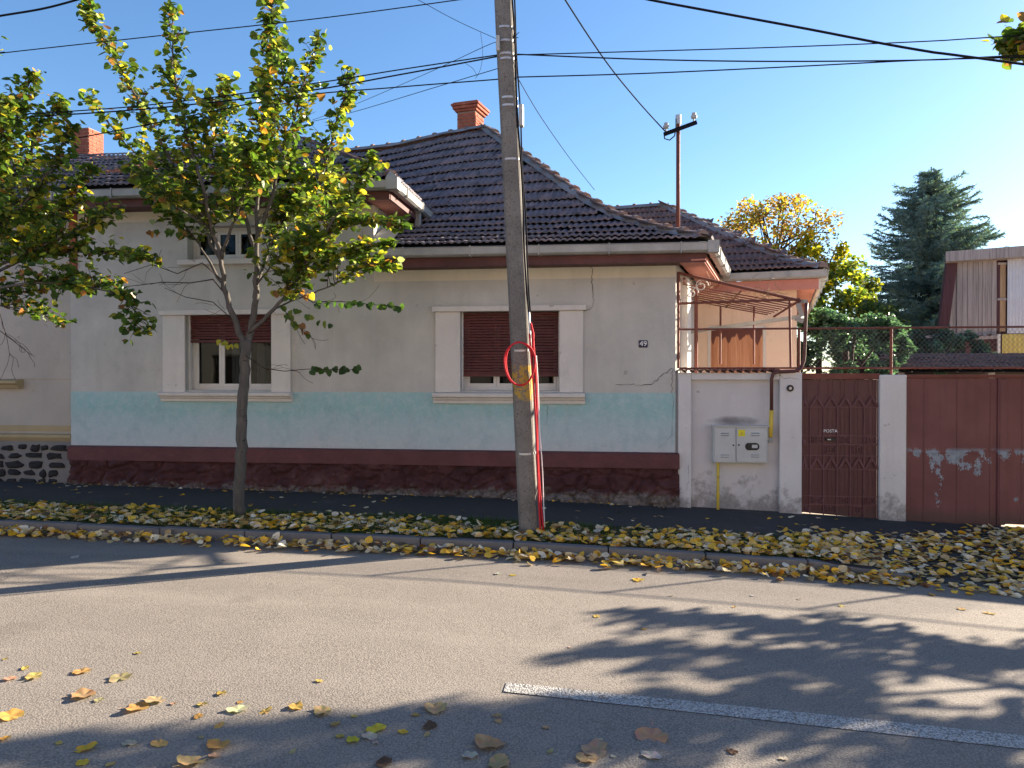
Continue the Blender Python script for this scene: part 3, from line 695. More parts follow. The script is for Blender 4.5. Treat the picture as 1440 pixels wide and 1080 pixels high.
# ---- chimneys
def chimney(cx, cy, z0, z1, wx, wy, ang, cap):
    Mx = Matrix.Translation((cx, cy, 0)) @ Matrix.Rotation(ang, 4, 'Z')
    c = MB(); c.mbox(Mx @ Matrix.Translation((0, 0, (z0 + z1) / 2)), wx - .012, wy - .012, z1 - z0)
    co = c.build('chimney', M['brick_mortar'], house)
    br = MB(); z = z0; k = 0
    while z + .068 <= z1 + .001:
        for (w_, d_, ax) in ((wx, wy, 0), (wy, wx, 1)):
            for sgn in (-1, 1):
                n = max(2, round(w_ / .25)); Lb = w_ / n; off = (Lb / 2 if k % 2 else 0); u = -w_ / 2 - off
                while u < w_ / 2 - .01:
                    a_, e_ = max(u, -w_ / 2), min(u + Lb, w_ / 2); u += Lb
                    if e_ - a_ < .03: continue
                    jit = random.uniform(-.003, .004); cc = Vector(((a_ + e_) / 2, sgn * (d_ / 2 + jit - .02), z + .03))
                    m3 = Mx @ (Matrix.Rotation(R(90), 4, 'Z') if ax else Matrix.Identity(4)) @ Matrix.Translation(cc)
                    br.mbox(m3, e_ - a_ - .012, .05, .058)
        z += .072; k += 1
    br.build('bricks', M['brick'], co, kind='stuff')
    if cap:
        cb = MB(); z = z1
        for (e_, h_) in ((.04, .05), (.08, .06), (.105, .05), (.07, .03)):
            cb.mbox(Mx @ Matrix.Translation((0, 0, z + h_ / 2)), wx + 2 * e_, wy + 2 * e_, h_ - .003); z += h_
        cb.build('chimney_cap', M['brick'], co, bevel=.008)
pc = P(662, 183, 4.75); chimney(pc.x, 4.75, 6.3, P(662, 157, 4.5).z, .40, .46, -T12, True)

# ------------------------------------------------------------------ rear wing
wing = empty('rear_wing', (2.2, 3.5, -.1), 'cream rear wing with low tiled hip roof and salmon eaves behind the yard wall', 'house')
C = Vector((3.46, 2.13, 0))
def Wp(a_, b_, z): return C + E1 * a_ + E2 * b_ + Vector((0, 0, z))
b = MB(); b.prism([Wp(-.4, .4, 0), Wp(-.4, 6.2, 0), Wp(-4.6, 6.2, 0), Wp(-4.6, .4, 0)][::-1], (0, 0, -.5), (0, 0, 3.75)); b.build('wall', M['cream_wall'], wing)
b = MB(); b.prism([Wp(-.10, .10, 3.25), Wp(-.10, 6.4, 3.25), Wp(-.4, 6.4, 3.25), Wp(-.4, .39, 3.25), Wp(-4.4, .39, 3.25), Wp(-4.4, .1, 3.25)], (0, 0, 0), (0, 0, .02)); b.build('soffit', M['salmon'], wing)
b = MB(); b.prism([Wp(-4.4, .04, 0), Wp(-.07, .04, 0), Wp(-.07, .07, 0), Wp(-4.4, .07, 0)], (0, 0, 3.2), (0, 0, .17)); b.build('fascia', M['salmon'], wing)
b = MB(); b.prism([Wp(-.07, .04, 0), Wp(-.04, .04, 0), Wp(-.04, 6.4, 0), Wp(-.07, 6.4, 0)], (0, 0, 3.2), (0, 0, .17)); b.build('side_fascia', M['trim_white'], wing)
gutter_run(Wp(-3.2, .04, 3.50), Wp(.05, .04, 3.50), wing, out=-E2); gutter_run(Wp(-.04, .0, 3.50), Wp(-.04, 6.4, 3.50), wing, out=E1)
b = MB()
for xx in (-1.85, -.55):
    c_ = Wp(xx, -.10, 3.43)
    for k in range(4):
        an = R(45) * k + R(22); dv = (E1 * math.cos(an) + Vector((0, 0, 1)) * math.sin(an)) * .06; b.bar(c_ - dv, c_ + dv, .012, .012, up=E2)
b.build('gutter_star', M['gutter'], wing)
_wt = [0, .15, .4, 1]; _wz = [3.5, 3.68, 4.15, 5.36]
def wz(t): return float(np.interp(t, _wt, _wz))
def S_w(s, t): return Wp(-3.0 * t - s, 3.0 * t, wz(t))
def S_wr(s, t): return Wp(-3.0 * t, 3.0 * t + s, wz(t))
b = MB()
for ta, tb in zip(fr(0, 1, 9), fr(0, 1, 9)[1:]):
    b.quad(S_w(5, ta), S_w(0, ta), S_w(0, tb), S_w(5, tb)); b.quad(S_wr(0, ta), S_wr(5, ta), S_wr(5, tb), S_wr(0, tb))
wr = b.build('roof', M['deck'], wing)
wrow = fr(0, 1, 12)
tile_surface(lambda s, t: S_w(-s, t), wrow, lambda a_, b_: (-4.8, 0), wr, 0, M['tile_wing'], bulk='roof_tiles')
tile_surface(S_wr, wrow, lambda a_, b_: (0, 4.5), wr, 0, M['tile_wing'], bulk='side_roof_tiles')
cap_line([S_w(0, t) + Vector((0, 0, .04)) for t in (0, .15, .4, .7, 1)], wr, r=.09)
cap_line([S_w(5, 1) + Vector((0, 0, .04)), S_w(0, 1) + Vector((0, 0, .04))], wr, r=.09)
def onw(px, py, off=-.01):                                    # pixel -> point on the wing's front wall plane
    d = ray(px, py); n_ = -E2; p0 = Wp(0, .4 + off, 0); return EYE + d * ((p0 - EYE).dot(n_) / d.dot(n_))
A, Bq = onw(1000, 463), onw(1072, 463); bot = onw(1035, 525).z
b = MB(); b.prism([A, Bq, Bq + E2 * .02, A + E2 * .02], (0, 0, bot - A.z), (0, 0, A.z - bot)); b.build('rust_streaked_panel', M['rust_sheet'], wing)
A2, B2 = onw(997, 460, -.012), onw(1075, 460, -.012)
b = MB(); b.bar(A2, A2 + Vector((0, 0, bot - A2.z)), .04, .03, up=E2); b.bar(B2, B2 + Vector((0, 0, bot - B2.z)), .04, .03, up=E2); b.bar(A2, B2, .03, .04); b.build('panel_frame', M['trim_white'], wing)
v = onw(1110, 401); b = MB(); b.tube([v, v + E2 * .03], .026, 14); b.build('vent_hole', M['black'], wing)
v = onw(975, 435); b = MB(); b.bar(v + Vector((0, 0, .12)), v - Vector((0, 0, .1)), .07, .08, up=E2); b.build('fuse_box', M['black'], wing, bevel=.01)

# ------------------------------------------------------------------ neighbour on the left
nb = empty('neighbour_house', (-10.5, .05, .1), 'tan neighbouring house with black stone plinth at the left edge', 'house')
b = MB(); b.box(-15, XL - .003, .06, .5, .72, 4.2); b.box(-15, XL - .003, .5, 9, .5, 4.2); b.build('wall', M['neighbour_wall'], nb)
b = MB(); b.box(-15, XL - .004, .035, .10, .90, .985); b.prism([(0, .02, .74), (0, -.02, .80), (0, -.02, .84), (0, .06, .86), (0, .06, .74)], (-15, 0, 0), (15 + XL - .004, 0, 0))
b.build('moulding', M['yellow_trim'], nb)
zn = P(50, 530, .05).z
b = MB(); zs_ = P(20, 546, .05).z; xs2 = P(29, 530, 0).x; b.prism([(0, .06, 0), (0, -.03, 0), (0, -.06, .05), (0, -.11, .08), (0, -.11, .12), (0, .06, .15)], (xs2 - 1.9, 0, zs_), (1.9, 0, 0)); b.build('window_sill', M['yellow_trim'], nb, bevel=.004)
b = MB(); b.box(-15, XL - .003, .057, .06, P(50, 533, .05).z - .008, P(50, 533, .05).z + .002); b.build('string_line', M['yellow_trim'], nb)
b = MB(); b.box(-15, XL - .003, .0, .4, -.3, .74); ply = b.build('plinth', M['stone_mortar'], nb)
rows_z = [.10, .235, .37, .505, .64]
for ri, zc in enumerate(rows_z):
    x = -10.9 + random.uniform(0, .15)
    while x < XL - .1:
        w_ = random.uniform(.12, .33); h_ = random.uniform(.09, .15)
        if x + w_ > XL - .02: break
        n = 9; ring = []
        for k in range(n):
            an = 2 * math.pi * k / n; rr = random.uniform(.62, 1.18); ring.append((math.copysign(abs(math.cos(an)) ** .7, math.cos(an)) * w_ / 2 * rr, math.copysign(abs(math.sin(an)) ** .7, math.sin(an)) * h_ / 2 * rr))
        cx, cz = x + w_ / 2, zc + random.uniform(-.012, .012)
        vs_ = [(cx + a_ , .004, cz + c_) for a_, c_ in ring] + [(cx + a_ * .93, -.022, cz + c_ * .9) for a_, c_ in ring] + [(cx + a_ * .6, -.036 + random.uniform(-.004, .004), cz + c_ * .6) for a_, c_ in ring] + [(cx, -.038, cz)]
        fs = [(k, (k + 1) % n, n + (k + 1) % n, n + k) for k in range(n)] + [(n + k, n + (k + 1) % n, 2 * n + (k + 1) % n, 2 * n + k) for k in range(n)] + [(2 * n + k, 2 * n + (k + 1) % n, 3 * n) for k in range(n)]
        m_ = MB(); m_.add(vs_, fs); m_.build('stone', M['stone'], ply); x += w_ + random.uniform(.012, .045)
b = MB(); b.quad((-15, -.45, 4.35), (DL - .01, -.45, 4.35), (DL - .01, 4.2, 6.45), (-15, 4.2, 6.45)); b.quad((-15, 4.2, 6.45), (DL - .01, 4.2, 6.45), (DL - .01, 9, 4), (-15, 9, 4)); nr_ = b.build('roof', M['deck'], nb)
tile_surface(lambda X, t: Vector((X, -.45 + 4.65 * t, 4.37 + 2.1 * t)), fr(0, 1, 15), lambda a_, b_: (-14.5, DL - .01), nr_, 0, M['tile'], bulk='roof_tiles')
def chimney_n():
    global house
    keep = house; house = nb
    p = P(125, 200, 4.2); chimney(p.x, 4.2, 6.0, P(125, 181, 4.0).z, .42, .44, -R(4), False); house = keep
chimney_n()

# ------------------------------------------------------------------ yard wall with pilasters, tiles on top
XA, XB = XR + .004, P(1127, 530).x
ywall = empty('yard_wall', ((XA + XB) / 2, 0, g(1.9)), 'whitewashed yard wall with recessed panel beside the maroon gate', 'wall')
ZW = P(1040, 524).z
b = MB(); b.box(XA, XB, .05, .25, -.5, ZW); b.build('recessed_panel', M['whitewash'], ywall)
xp1 = P(972, 530, -.02).x; xp2 = P(1096, 530, -.02).x
b = MB(); b.box(XA + .03, xp1, -.045, .05, -.5, ZW - .002); b.build('pilaster', M['whitewash2'], ywall, bevel=.012)
b = MB(); b.box(xp2, XB, -.045, .05, -.5, ZW - .002); b.build('pilaster', M['whitewash2'], ywall, bevel=.012)
b = MB(); b.box(xp1, xp2, -.035, .05, ZW - .10, ZW - .003); b.build('top_band', M['whitewash2'], ywall, bevel=.008)
x = XA + .02
while x < P(1090, 530).x:
    m_ = MB(); n = 8; L_ = .34; r_ = .052
    for yy, rr in ((-.10, r_), (.30, r_ * .8)):
        m_.v += [(x + r_ + math.cos(math.pi * k / n) * rr, yy, ZW - .004 + math.sin(math.pi * k / n) * rr * .75 + (.012 if yy < 0 else .03)) for k in range(n + 1)]
    m_.f = [(k + 1, k, n + 1 + k, n + 2 + k) for k in range(n)]; m_.v += [(a_, c_, d_ - .012) for a_, c_, d_ in m_.v]; q_ = 2 * (n + 1)
    m_.f += [(q_ + k, q_ + k + 1, q_ + n + 2 + k, q_ + n + 1 + k) for k in range(n)] + [(k, k + 1, q_ + k + 1, q_ + k) for k in range(n)]
    m_.build('coping_tile', M['fascia'], ywall, smooth=False); x += .108
crack([(1096, 527), (1102, 532), (1112, 532), (1126, 533)], -.049, ywall, .004)
crack([(968, 655), (969, 672), (966, 690)], -.049, ywall, .003)
v = P(1111, 546, -.046); b = MB(); b.tube([(v.x, -.045, v.z), (v.x, -.065, v.z)], .047, 18); bz = b.build('round_wall_fitting', M['black'], ywall, label='round dark grille on the right pilaster')
b = MB(); b.tube([(v.x, -.065, v.z), (v.x, -.072, v.z)], .02, 12); b.build('fitting_centre', M['steel'], bz)
# gas cabinet
ca, cb_ = P(1003, 600, -.1), P(1080, 652, -.1)
gc = empty('gas_meter_cabinet', ((ca.x + cb_.x) / 2, .05, cb_.z), 'grey metal gas meter cabinet with two doors and yellow sticker on the whitewashed wall', 'cabinet')
x0, x1, z1, z0 = ca.x, cb_.x, ca.z, cb_.z
MB().box(x0, x1, -.10, .048, z0, z1).build('case', M['cabinet'], gc, bevel=.008)
MB().box(x0 - .02, x1 + .02, -.125, .048, z1 + .001, z1 + .018).build('case_lid', M['cabinet'], gc, bevel=.003)
def cp(px, py): return P(px, py, -.115)
for (pa, pb) in (((1005, 602), (1034, 650)), ((1036, 602), (1078, 650))):
    a_, c_ = cp(*pa), cp(*pb); dr = MB(); dr.box(a_.x, c_.x, -.118, -.102, c_.z, a_.z); do = dr.build('door', M['cabinet'], gc, bevel=.004)
    lx = (a_.x + c_.x) / 2 + (.05 if pa[0] > 1030 else 0)
    for zc in (a_.z - .07, a_.z - .10, c_.z + .07, c_.z + .10):
        MB().prism([(0, -.118, 0), (0, -.130, .002), (0, -.118, .012)], (lx - .055, 0, zc), (.11, 0, 0)).build('louvre', M['cabinet'], do)
        MB().box(lx - .055, lx + .055, -.1195, -.1182, zc - .006, zc - .001).build('louvre_slot', M['black'], do)
    kx = (c_.x - .025) if pa[0] < 1030 else (a_.x + .03); kz = (a_.z + c_.z) / 2
    b = MB(); b.tube([(kx, -.118, kz), (kx, -.124, kz)], .012, 12); b.build('lock', M['black'], do)
v = cp(1058, 628); b = MB(); n = 20; ring = []
for k in range(n):
    an = 2 * math.pi * k / n; ring.append((v.x + (.045 if math.cos(an) > 0 else -.045) + math.cos(an) * .05, -.118, v.z + math.sin(an) * .052))
b.prism(ring[::-1], (0, 0, 0), (0, -.008, 0)); vo = b.build('viewing_window', M['black'], gc)
MB().box(v.x - .005, v.x + .07, -.1275, -.1265, v.z - .02, v.z + .025).build('meter_face', M['cabinet'], vo)
v = cp(1043, 609); MB().box(v.x - .045, v.x + .045, -.1205, -.1185, v.z - .045, v.z + .045).build('sticker', M['yellow_sticker'], gc)
b = MB(); b.prism([(v.x - .02, 0, v.z - .02), (v.x + .02, 0, v.z - .02), (v.x, 0, v.z + .02)], (0, -.1215, 0), (0, .0008, 0)); b.build('sticker_emblem', M['yellow_pipe'], gc)
# gas pipes
gp = empty('gas_pipe', (ca.x + .1, -.03, g(ca.x)), 'yellow gas riser leaving the ground below the meter cabinet', 'pipe')
v = P(1010, 660, -.06); b = MB(); b.tube([(v.x, -.06, z0), (v.x, -.06, -.3)], .021, 12); b.build('riser', M['yellow_pipe'], gp, smooth=True)
zc = P(1010, 697, -.06).z; b = MB(); b.tube([(v.x, -.06, zc - .02), (v.x, -.06, zc + .02)], .028, 10); b.build('collar', M['yellow_pipe'], gp)
gp2 = empty('gas_pipe', (P(1085, 560, -.07).x, -.07, 1.2), 'brown and yellow gas pipe bending up over the yard wall to the porch frame', 'pipe')
pts = [P(1085, 615, -.09), P(1085, 578, -.09), P(1085, 533, -.09), P(1087, 526, -.1), P(1093, 523, -.1), P(1118, 522, -.08), P(1126, 518, -.05), P(1130, 508, 0), P(1131, 500, 0), P(1132, 470, 0), P(1133, 440, 0), P(1134, 426, 0)]
b = MB(); b.tube(pts[1:], .024, 10); b.build('pipe', M['brown_pipe'], gp2, smooth=True)
b = MB(); b.tube([P(1084, 615, -.09), P(1085, 577, -.09)], .028, 10); b.build('yellow_sleeve', M['yellow_pipe'], gp2, smooth=True)
b = MB(); b.tube([P(1084, 614, -.09), P(1084, 621, -.07), P(1079, 621, -.06)], .022, 8); b.build('elbow', M['gutter'], gp2, smooth=True)
b = MB(); b.bar(P(1133, 424, 0), P(1121, 424, .3), .05, .05); b.build('bracket', M['gutter'], gp2)

# ------------------------------------------------------------------ pergola frame
pg = empty('porch_frame', (1.9, .5, ZW), 'rusty pipe frame of an uncovered porch roof above the yard wall', 'frame')
def tb(name, pts, r, m='rust', par=None, n=6): return MB().tube(pts, r, n).build(name, M[m], par or pg)
Yf = .12
tb('post', [P(954, 518, Yf), P(954, 383, Yf)], .02); tb('post', [P(1112, 519, Yf), P(1110, 422, Yf)], .018); tb('top_bar', [P(953, 384, Yf), P(1126, 423, Yf)], .022)
tb('tie_bar', [P(954, 427, Yf), P(1124, 421, Yf)], .018)
a_, c_ = P(962, 392, Yf), P(1122, 424, Yf)
for k, yy in enumerate(fr(.35, 2.2, 8)):
    tb('rafter', [(a_.x, yy, a_.z - .05), (c_.x + .0, yy, c_.z - .02)], .010)
tb('purlin', [(c_.x, Yf, c_.z), (c_.x + .1, 2.2, c_.z - .05)], .02); tb('purlin', [(a_.x, Yf, a_.z), (a_.x + .2, 2.2, a_.z - .05)], .02)
mx = (a_.x + c_.x) / 2; tb('purlin', [(mx, Yf, (a_.z + c_.z) / 2 - .02), (mx + .1, 2.2, (a_.z + c_.z) / 2 - .06)], .014)
for xx in (1013, 1060): tb('stay', [P(xx, 512, 1.6), P(xx, 430, 1.6)], .016)
b = MB(); A = P(968, 467, 1.9); B_ = P(1128, 445, .6); b.bar(A, B_, .09, .05); b.build('porch_gutter', M['gutter'], pg)
b = MB(); b.bar(P(1128, 445, .6), P(1121, 425, .6), .05, .06); b.bar(P(1118, 448, .55), P(1129, 452, .55), .04, .05); b.build('gutter_outlet', M['gutter'], pg)
# scroll bracket
b = MB(); o_ = P(966, 408, .2)
for s_ in (0, 1):
    pts = []
    for k in range(22):
        an = k * .42; rr = .10 * (1 - k / 26); cc = P(972 + 14 * s_, 402 + 10 * (1 - s_), .2); pts.append(cc + Vector((math.cos(an) * rr, 0, math.sin(an) * rr)))
    b.tube(pts, .009, 5)
b.bar(P(958, 424, .2), P(986, 396, .2), .012, .07, up=(0, 1, 0)); b.bar(P(957, 420, .2), P(957, 396, .2), .012, .05, up=(0, 1, 0)); b.build('scroll_bracket', M['trim_white'], pg)
# dry vine strands on the frame
b = MB()
for k in range(26):
    t_ = random.random(); p = Vector((a_.x, 0, a_.z)).lerp(Vector((c_.x, 0, c_.z)), t_ * .75); p.y = random.uniform(.1, 1.6); pts = [p]
    d = Vector((random.uniform(.3, 1), random.uniform(-.3, .3), random.uniform(-.4, .3)))
    for _ in range(7): d = (d + Vector((random.gauss(0, .5), random.gauss(0, .3), random.gauss(0, .5)))).normalized(); pts.append(pts[-1] + d * .06)
    b.tube(pts, .0035, 3)
b.build('dry_vine', M['bare_wood'], pg)

# ------------------------------------------------------------------ railing with chain link on the wall and gates
rl = empty('mesh_railing', (4.5, .1, ZW), 'rusty railing with wire mesh running above the wall and gates', 'railing')
zr1 = P(1250, 461, .1).z; zr0 = P(1250, 517.5, .1).z; XE = 11.0
tb('rail', [(P(955, 500, .1).x, .10, zr1), (XE, .10, zr1)], .014, par=rl); tb('rail', [(P(955, 500, .1).x, .10, zr0), (XE, .10, zr0)], .014, par=rl)
for px in (1123.5, 1253): tb('post', [(P(px, 500, .1).x, .10, zr0 - .10), (P(px, 500, .1).x, .10, zr1)], .02, par=rl)
for xx in (6.1, 7.9, 9.7): tb('post', [(xx, .10, zr0 - .10), (xx, .10, zr1)], .02, par=rl)
b = MB(); xx = P(1130, 500, .1).x; h = zr1 - zr0; step_ = .062
x = xx
while x < 8.6:
    for s_ in (1, -1):
        xa, xb = (x, x + h * .9) if s_ > 0 else (x + h * .9, x)
        b.tube([(xa, .10 + .004 * s_, zr0), (xb, .10 + .004 * s_, zr1)], .0021, 3, cap=False)
    x += step_
b.build('wire_mesh', M['wire'], rl, kind='stuff')

# ------------------------------------------------------------------ small gate
ga, gb = P(1127, 530, 0).x + .004, P(1236, 530, 0).x
ZGT = P(1180, 534).z; ZGB = P(1180, 727).z
gate = empty('pedestrian_gate', ((ga + gb) / 2, .02, ZGB), 'maroon metal pedestrian gate with chevron ironwork and letter slot', 'gate')
def gx(u): return ga + (gb - ga) * (u - 85) / (612 - 85)
def gz(v): return ZGT - (ZGT - ZGB) * (v - 75) / (1028 - 75)
zl, zr_ = gz(1002), gz(1040)
b = MB(); b.add([(ga, .02, zl), (gb - .02, .02, zr_), (gb - .02, .02, ZGT), (ga, .02, ZGT), (ga, .035, zl), (gb - .02, .035, zr_), (gb - .02, .035, ZGT), (ga, .035, ZGT)],
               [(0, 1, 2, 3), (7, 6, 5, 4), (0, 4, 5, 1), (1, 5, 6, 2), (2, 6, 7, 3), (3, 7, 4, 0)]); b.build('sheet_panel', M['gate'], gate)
for u in (95, 120, 205, 270, 300, 355, 385, 450, 475, 545, 575):
    MB().box(gx(u) - .004, gx(u) + .004, .014, .0199, gz(1000), ZGT - .01).build('pressed_rib', M['gate'], gate)
for u in (88, 145, 238, 330, 420, 513, 606):
    MB().box(gx(u) - .007, gx(u) + .007, -.004, .0135, gz(1005 + (u - 85) * .07), gz(262 if u not in (88, 606) else 80)).build('bar', M['gate_bar'], gate)
for vv in (265, 463, 525, 603, 697, 885, 945):
    MB().box(ga + .01, gb - .025, -.008, -.0045, gz(vv) - .007, gz(vv) + .007).build('cross_bar', M['gate_bar'], gate)
def chev(cx, top, bot_, hw):
    b = MB()
    for s_ in (0, 1):
        o2 = s_ * 14; a1 = (gx(cx), -.006, gz(top + o2 * 1.2)); 
        for sg in (-1, 1): b.bar(a1, (gx(cx + sg * (hw - o2 * .6)), -.006 - .002 * (sg + 1), gz(bot_)), .012, .012, up=(0, 1, 0))
    b.build('chevron', M['gate_bar'], gate)
for cx in (105, 190, 290, 385, 475, 565): chev(cx, 188, 262, 46 if cx != 105 else 18); chev(cx, 610, 692, 46 if cx != 105 else 18)
def meander(u0, u1, v0, v1):
    b = MB(); cu, cv = (u0 + u1) / 2, (v0 + v1) / 2
    for s_ in (.82, .5):
        a_, c_, d_, e_ = gx(cu + (u0 - cu) * s_), gx(cu + (u1 - cu) * s_), gz(cv + (v0 - cv) * s_), gz(cv + (v1 - cv) * s_)
        t_ = .004; y0, y1 = -.003, .0137
        b.box(a_, c_, y0, y1, d_ - t_, d_ + t_); b.box(a_, c_, y0, y1, e_ - t_, e_ + t_)
        b.box(a_ - t_, a_ + t_, y0 - .001, y1, e_, d_); b.box(c_ - t_, c_ + t_, y0 - .001, y1, e_, d_)
    m1, m2 = gx(cu), gz(cv); b.box(m1 - .003, m1 + .003, -.005, .013, gz(v1), gz(v0)); b.box(gx(u0), gx(u1), -.0062, .013, m2 - .003, m2 + .003)
    b.build('meander_ornament', M['gate_bar'], gate)
for c_ in ((150, 236, 466, 522), (333, 418, 466, 522), (516, 602, 466, 522), (241, 328, 528, 598), (423, 511, 528, 598), (150, 236, 888, 942), (333, 418, 888, 942), (516, 602, 888, 942), (90, 142, 948, 1000), (241, 328, 948, 1005), (423, 511, 948, 1012)): meander(*c_)
b = MB(); b.box(gx(246), gx(322), -.016, .013, gz(502), gz(478)); ls = b.build('letter_slot', M['black'], gate, bevel=.004)
MB().box(gx(262), gx(285), -.02, -.0165, gz(494), gz(487)).build('slot_flap', M['steel'], ls)
text('POSTA', .06, (gx(283), -.010, gz(432)), M['white_paint'], gate)
MB().box(gx(92), gx(112), -.03, .013, gz(520), gz(494)).build('handle', M['gate_bar'], gate, bevel=.004)
b = MB(); b.box(ga - .01, gb + .01, -.02, .12, P(1180, 534).z + .006, P(1180, 525).z); b.build('gate_beam', M['rust'], gate, bevel=.004)
# pier
xp, xq = P(1237, 530, -.05).x, P(1275, 530, -.05).x
b = MB(); n = 0
b.box(xp, xq, -.06, .24, -.6, P(1255, 527, -.05).z); b.build('gate_pier', M['whitewash2'], bevel=.015, label='square whitewashed pier between the small gate and the wide gate', cat='pier')
# wide gate
wg = empty('driveway_gate', (xq + 1.8, .03, g(6)), 'wide maroon sheet metal driveway gate with peeling paint patches', 'gate')
ztp = P(1350, 532, .03).z
def gleaf(x0, x1, zb0, zb1):
    b = MB(); b.add([(x0, .03, zb0), (x1, .03, zb1), (x1, .03, ztp), (x0, .03, ztp), (x0, .045, zb0), (x1, .045, zb1), (x1, .045, ztp), (x0, .045, ztp)],
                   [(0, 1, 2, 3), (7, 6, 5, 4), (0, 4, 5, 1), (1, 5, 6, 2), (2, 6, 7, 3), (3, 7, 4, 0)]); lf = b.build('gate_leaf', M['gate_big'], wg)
    MB().box(x0, x0 + .05, .005, .029, zb0, ztp).build('stile', M['gate_big'], lf, bevel=.003); MB().box(x1 - .05, x1, .005, .029, zb1, ztp).build('stile', M['gate_big'], lf, bevel=.003)
    zm = P(1340, 637, .03).z; MB().box(x0 + .05, x1 - .05, .018, .029, zm - .012, zm + .012).build('seam', M['gate_big'], lf, bevel=.003)
    k = x0 + .24
    while k < x1 - .1: MB().box(k - .003, k + .003, .0245, .029, min(zb0, zb1) + .05, zm - .014).build('weld_line', M['gate_big'], lf); MB().box(k - .003, k + .003, .0245, .029, zm + .014, ztp - .02).build('weld_line', M['gate_big'], lf); k += .42
xm = P(1408, 530, .03).x
gleaf(xq + .012, xm, P(1290, 737, .03).z, P(1400, 741, .03).z); gleaf(xm + .018, xm + 1.7, P(1400, 741, .03).z + .04, P(1400, 741, .03).z)
MB().box(xq + .005, xm + 1.75, .0, .14, ztp + .004, ztp + .05).build('top_beam', M['rust'], wg, bevel=.004)
MB().box(xm - .03, xm + .04, -.004, .004, P(1400, 738, .03).z, ztp - .01).build('centre_strip', M['gate_big'], wg, bevel=.003)
# wall to the right of the gate (out of the picture)
b = MB(); b.box(xm + 1.76, 16, -.02, .25, -.8, 1.82); b.build('street_wall', M['whitewash'], label='whitewashed street wall continuing right of the driveway gate', cat='wall')

# ------------------------------------------------------------------ houses across the street
for (xa, xb, hgt, mm, lb) in ((-26, -9.2, 4.0, 'frieze', 'pale cream house across the street, left one'), (-9, 7.8, 4.6, 'neighbour_wall', 'tan house across the street, middle one'), (8, 24, 4.1, 'frieze', 'pale cream house across the street, right one')):
    oh = empty('opposite_house', ((xa + xb) / 2, -16.2, 0), lb, 'house')
    wins = [(x_, x_ + 1.3, 1.2, 2.6) for x_ in fr(xa + 1.5, xb - 2.8, 5)]
    b = MB(); holed(b, xa, xb, -.6, hgt, wins, -16.2, -.2); ob = b.build('wall', M[mm], oh)
    for q_ in wins: MB().box(q_[0], q_[1], -16.42, -16.40, q_[2], q_[3]).build('window', M['room'], oh)
    b = MB(); b.quad((xa, -15.8, hgt), (xb, -15.8, hgt), (xb, -20.5, hgt + 2.8), (xa, -20.5, hgt + 2.8)); b.quad((xa, -20.5, hgt + 2.8), (xb, -20.5, hgt + 2.8), (xb, -25, hgt), (xa, -25, hgt)); b.build('roof', M['tile_orange'], oh)

# ------------------------------------------------------------------ concrete pole
b0 = G(745, 750); pb = Vector((b0.x, b0.y, b0.z)); top = P(708, 0, pb.y); lean = (top - pb) / (top.z - pb.z)
def pole_pt(z): return pb + lean * (z - pb.z)
ut = empty('utility_pole', pb, 'leaning grey concrete utility pole with worn yellow band between the two street windows', 'pole')
b = MB(); zs = fr(-.2, 9.2, 24)
for z in zs:
    c = pole_pt(z); hw = .104 - .0022 * (z); hd = hw * 1.05; ch = .35
    for (sx, sy) in ((-1, -1 + ch), (-1 + ch, -1), (1 - ch * 1.6, -1), (1, -1 + ch), (1, 1 - ch), (1 - ch, 1), (-1 + ch, 1), (-1, 1 - ch)):
        q = Vector((sx * hw, sy * hd, 0)); b.v.append(tuple(c + Matrix.Rotation(-R(8), 3, 'Z') @ q + Vector((random.gauss(0, .0015), random.gauss(0, .0015), 0))))
b.f = [(i * 8 + k, i * 8 + (k + 1) % 8, (i + 1) * 8 + (k + 1) % 8, (i + 1) * 8 + k) for i in range(len(zs) - 1) for k in range(8)] + [tuple(range(8 * (len(zs) - 1), 8 * len(zs)))]
b.build('shaft', M['pole'], ut)
def zpx(y): return EYE.z + (HORIZON - y) / F_PX * (pb - EYE).dot(FW)
for y in (492, 636, 139, 150, 225, 78, 85, 41, 60):
    z = zpx(y); c = pole_pt(z); r = .104 - .0022 * z + .006; pts = []
    for k in range(17): an = 2 * math.pi * k / 16; pts.append(c + Vector((math.cos(an) * r * 1.05, math.sin(an) * r * 1.1, .012 * math.sin(an))))
    b = MB(); 
    for k in range(16): b.bar(pts[k], pts[k + 1], .004, .022)
    b.build('metal_band', M['steel'], ut)
def rside(y, off=0.0, yo=-.07):
    z = zpx(y); c = pole_pt(z); return c + Vector((.106 - .0022 * z + off, yo, 0))
MB().tube([rside(y, .012 + .008 * math.sin(y * .03)) for y in range(-20, 500, 20)], .011, 6).build('riser_cable', M['cable'], ut, smooth=True)
MB().tube([rside(y, .03 + .006 * math.cos(y * .04), -.02) for y in range(-20, 760, 20)], .009, 6).build('riser_cable', M['cable'], ut, smooth=True)
MB().tube([rside(y, .022, -.09) for y in range(440, 500, 10)], .012, 6).build('riser_sleeve', M['steel'], ut, smooth=True)
c = rside(165, .05, -.02); MB().box(c.x - .03, c.x + .02, c.y - .06, c.y + .04, c.z - .12, c.z + .12).build('junction_box', M['ceramic'], ut, bevel=.01)
for yy in (60,):
    c = rside(yy, 0, -.1); b = MB()
    for k in range(6): b.tube([c, c + Vector((random.uniform(.0, .12), random.uniform(-.1, .05), random.uniform(-.05, .08)))], .004, 4)
    b.build('loose_tie', M['cable'], ut)
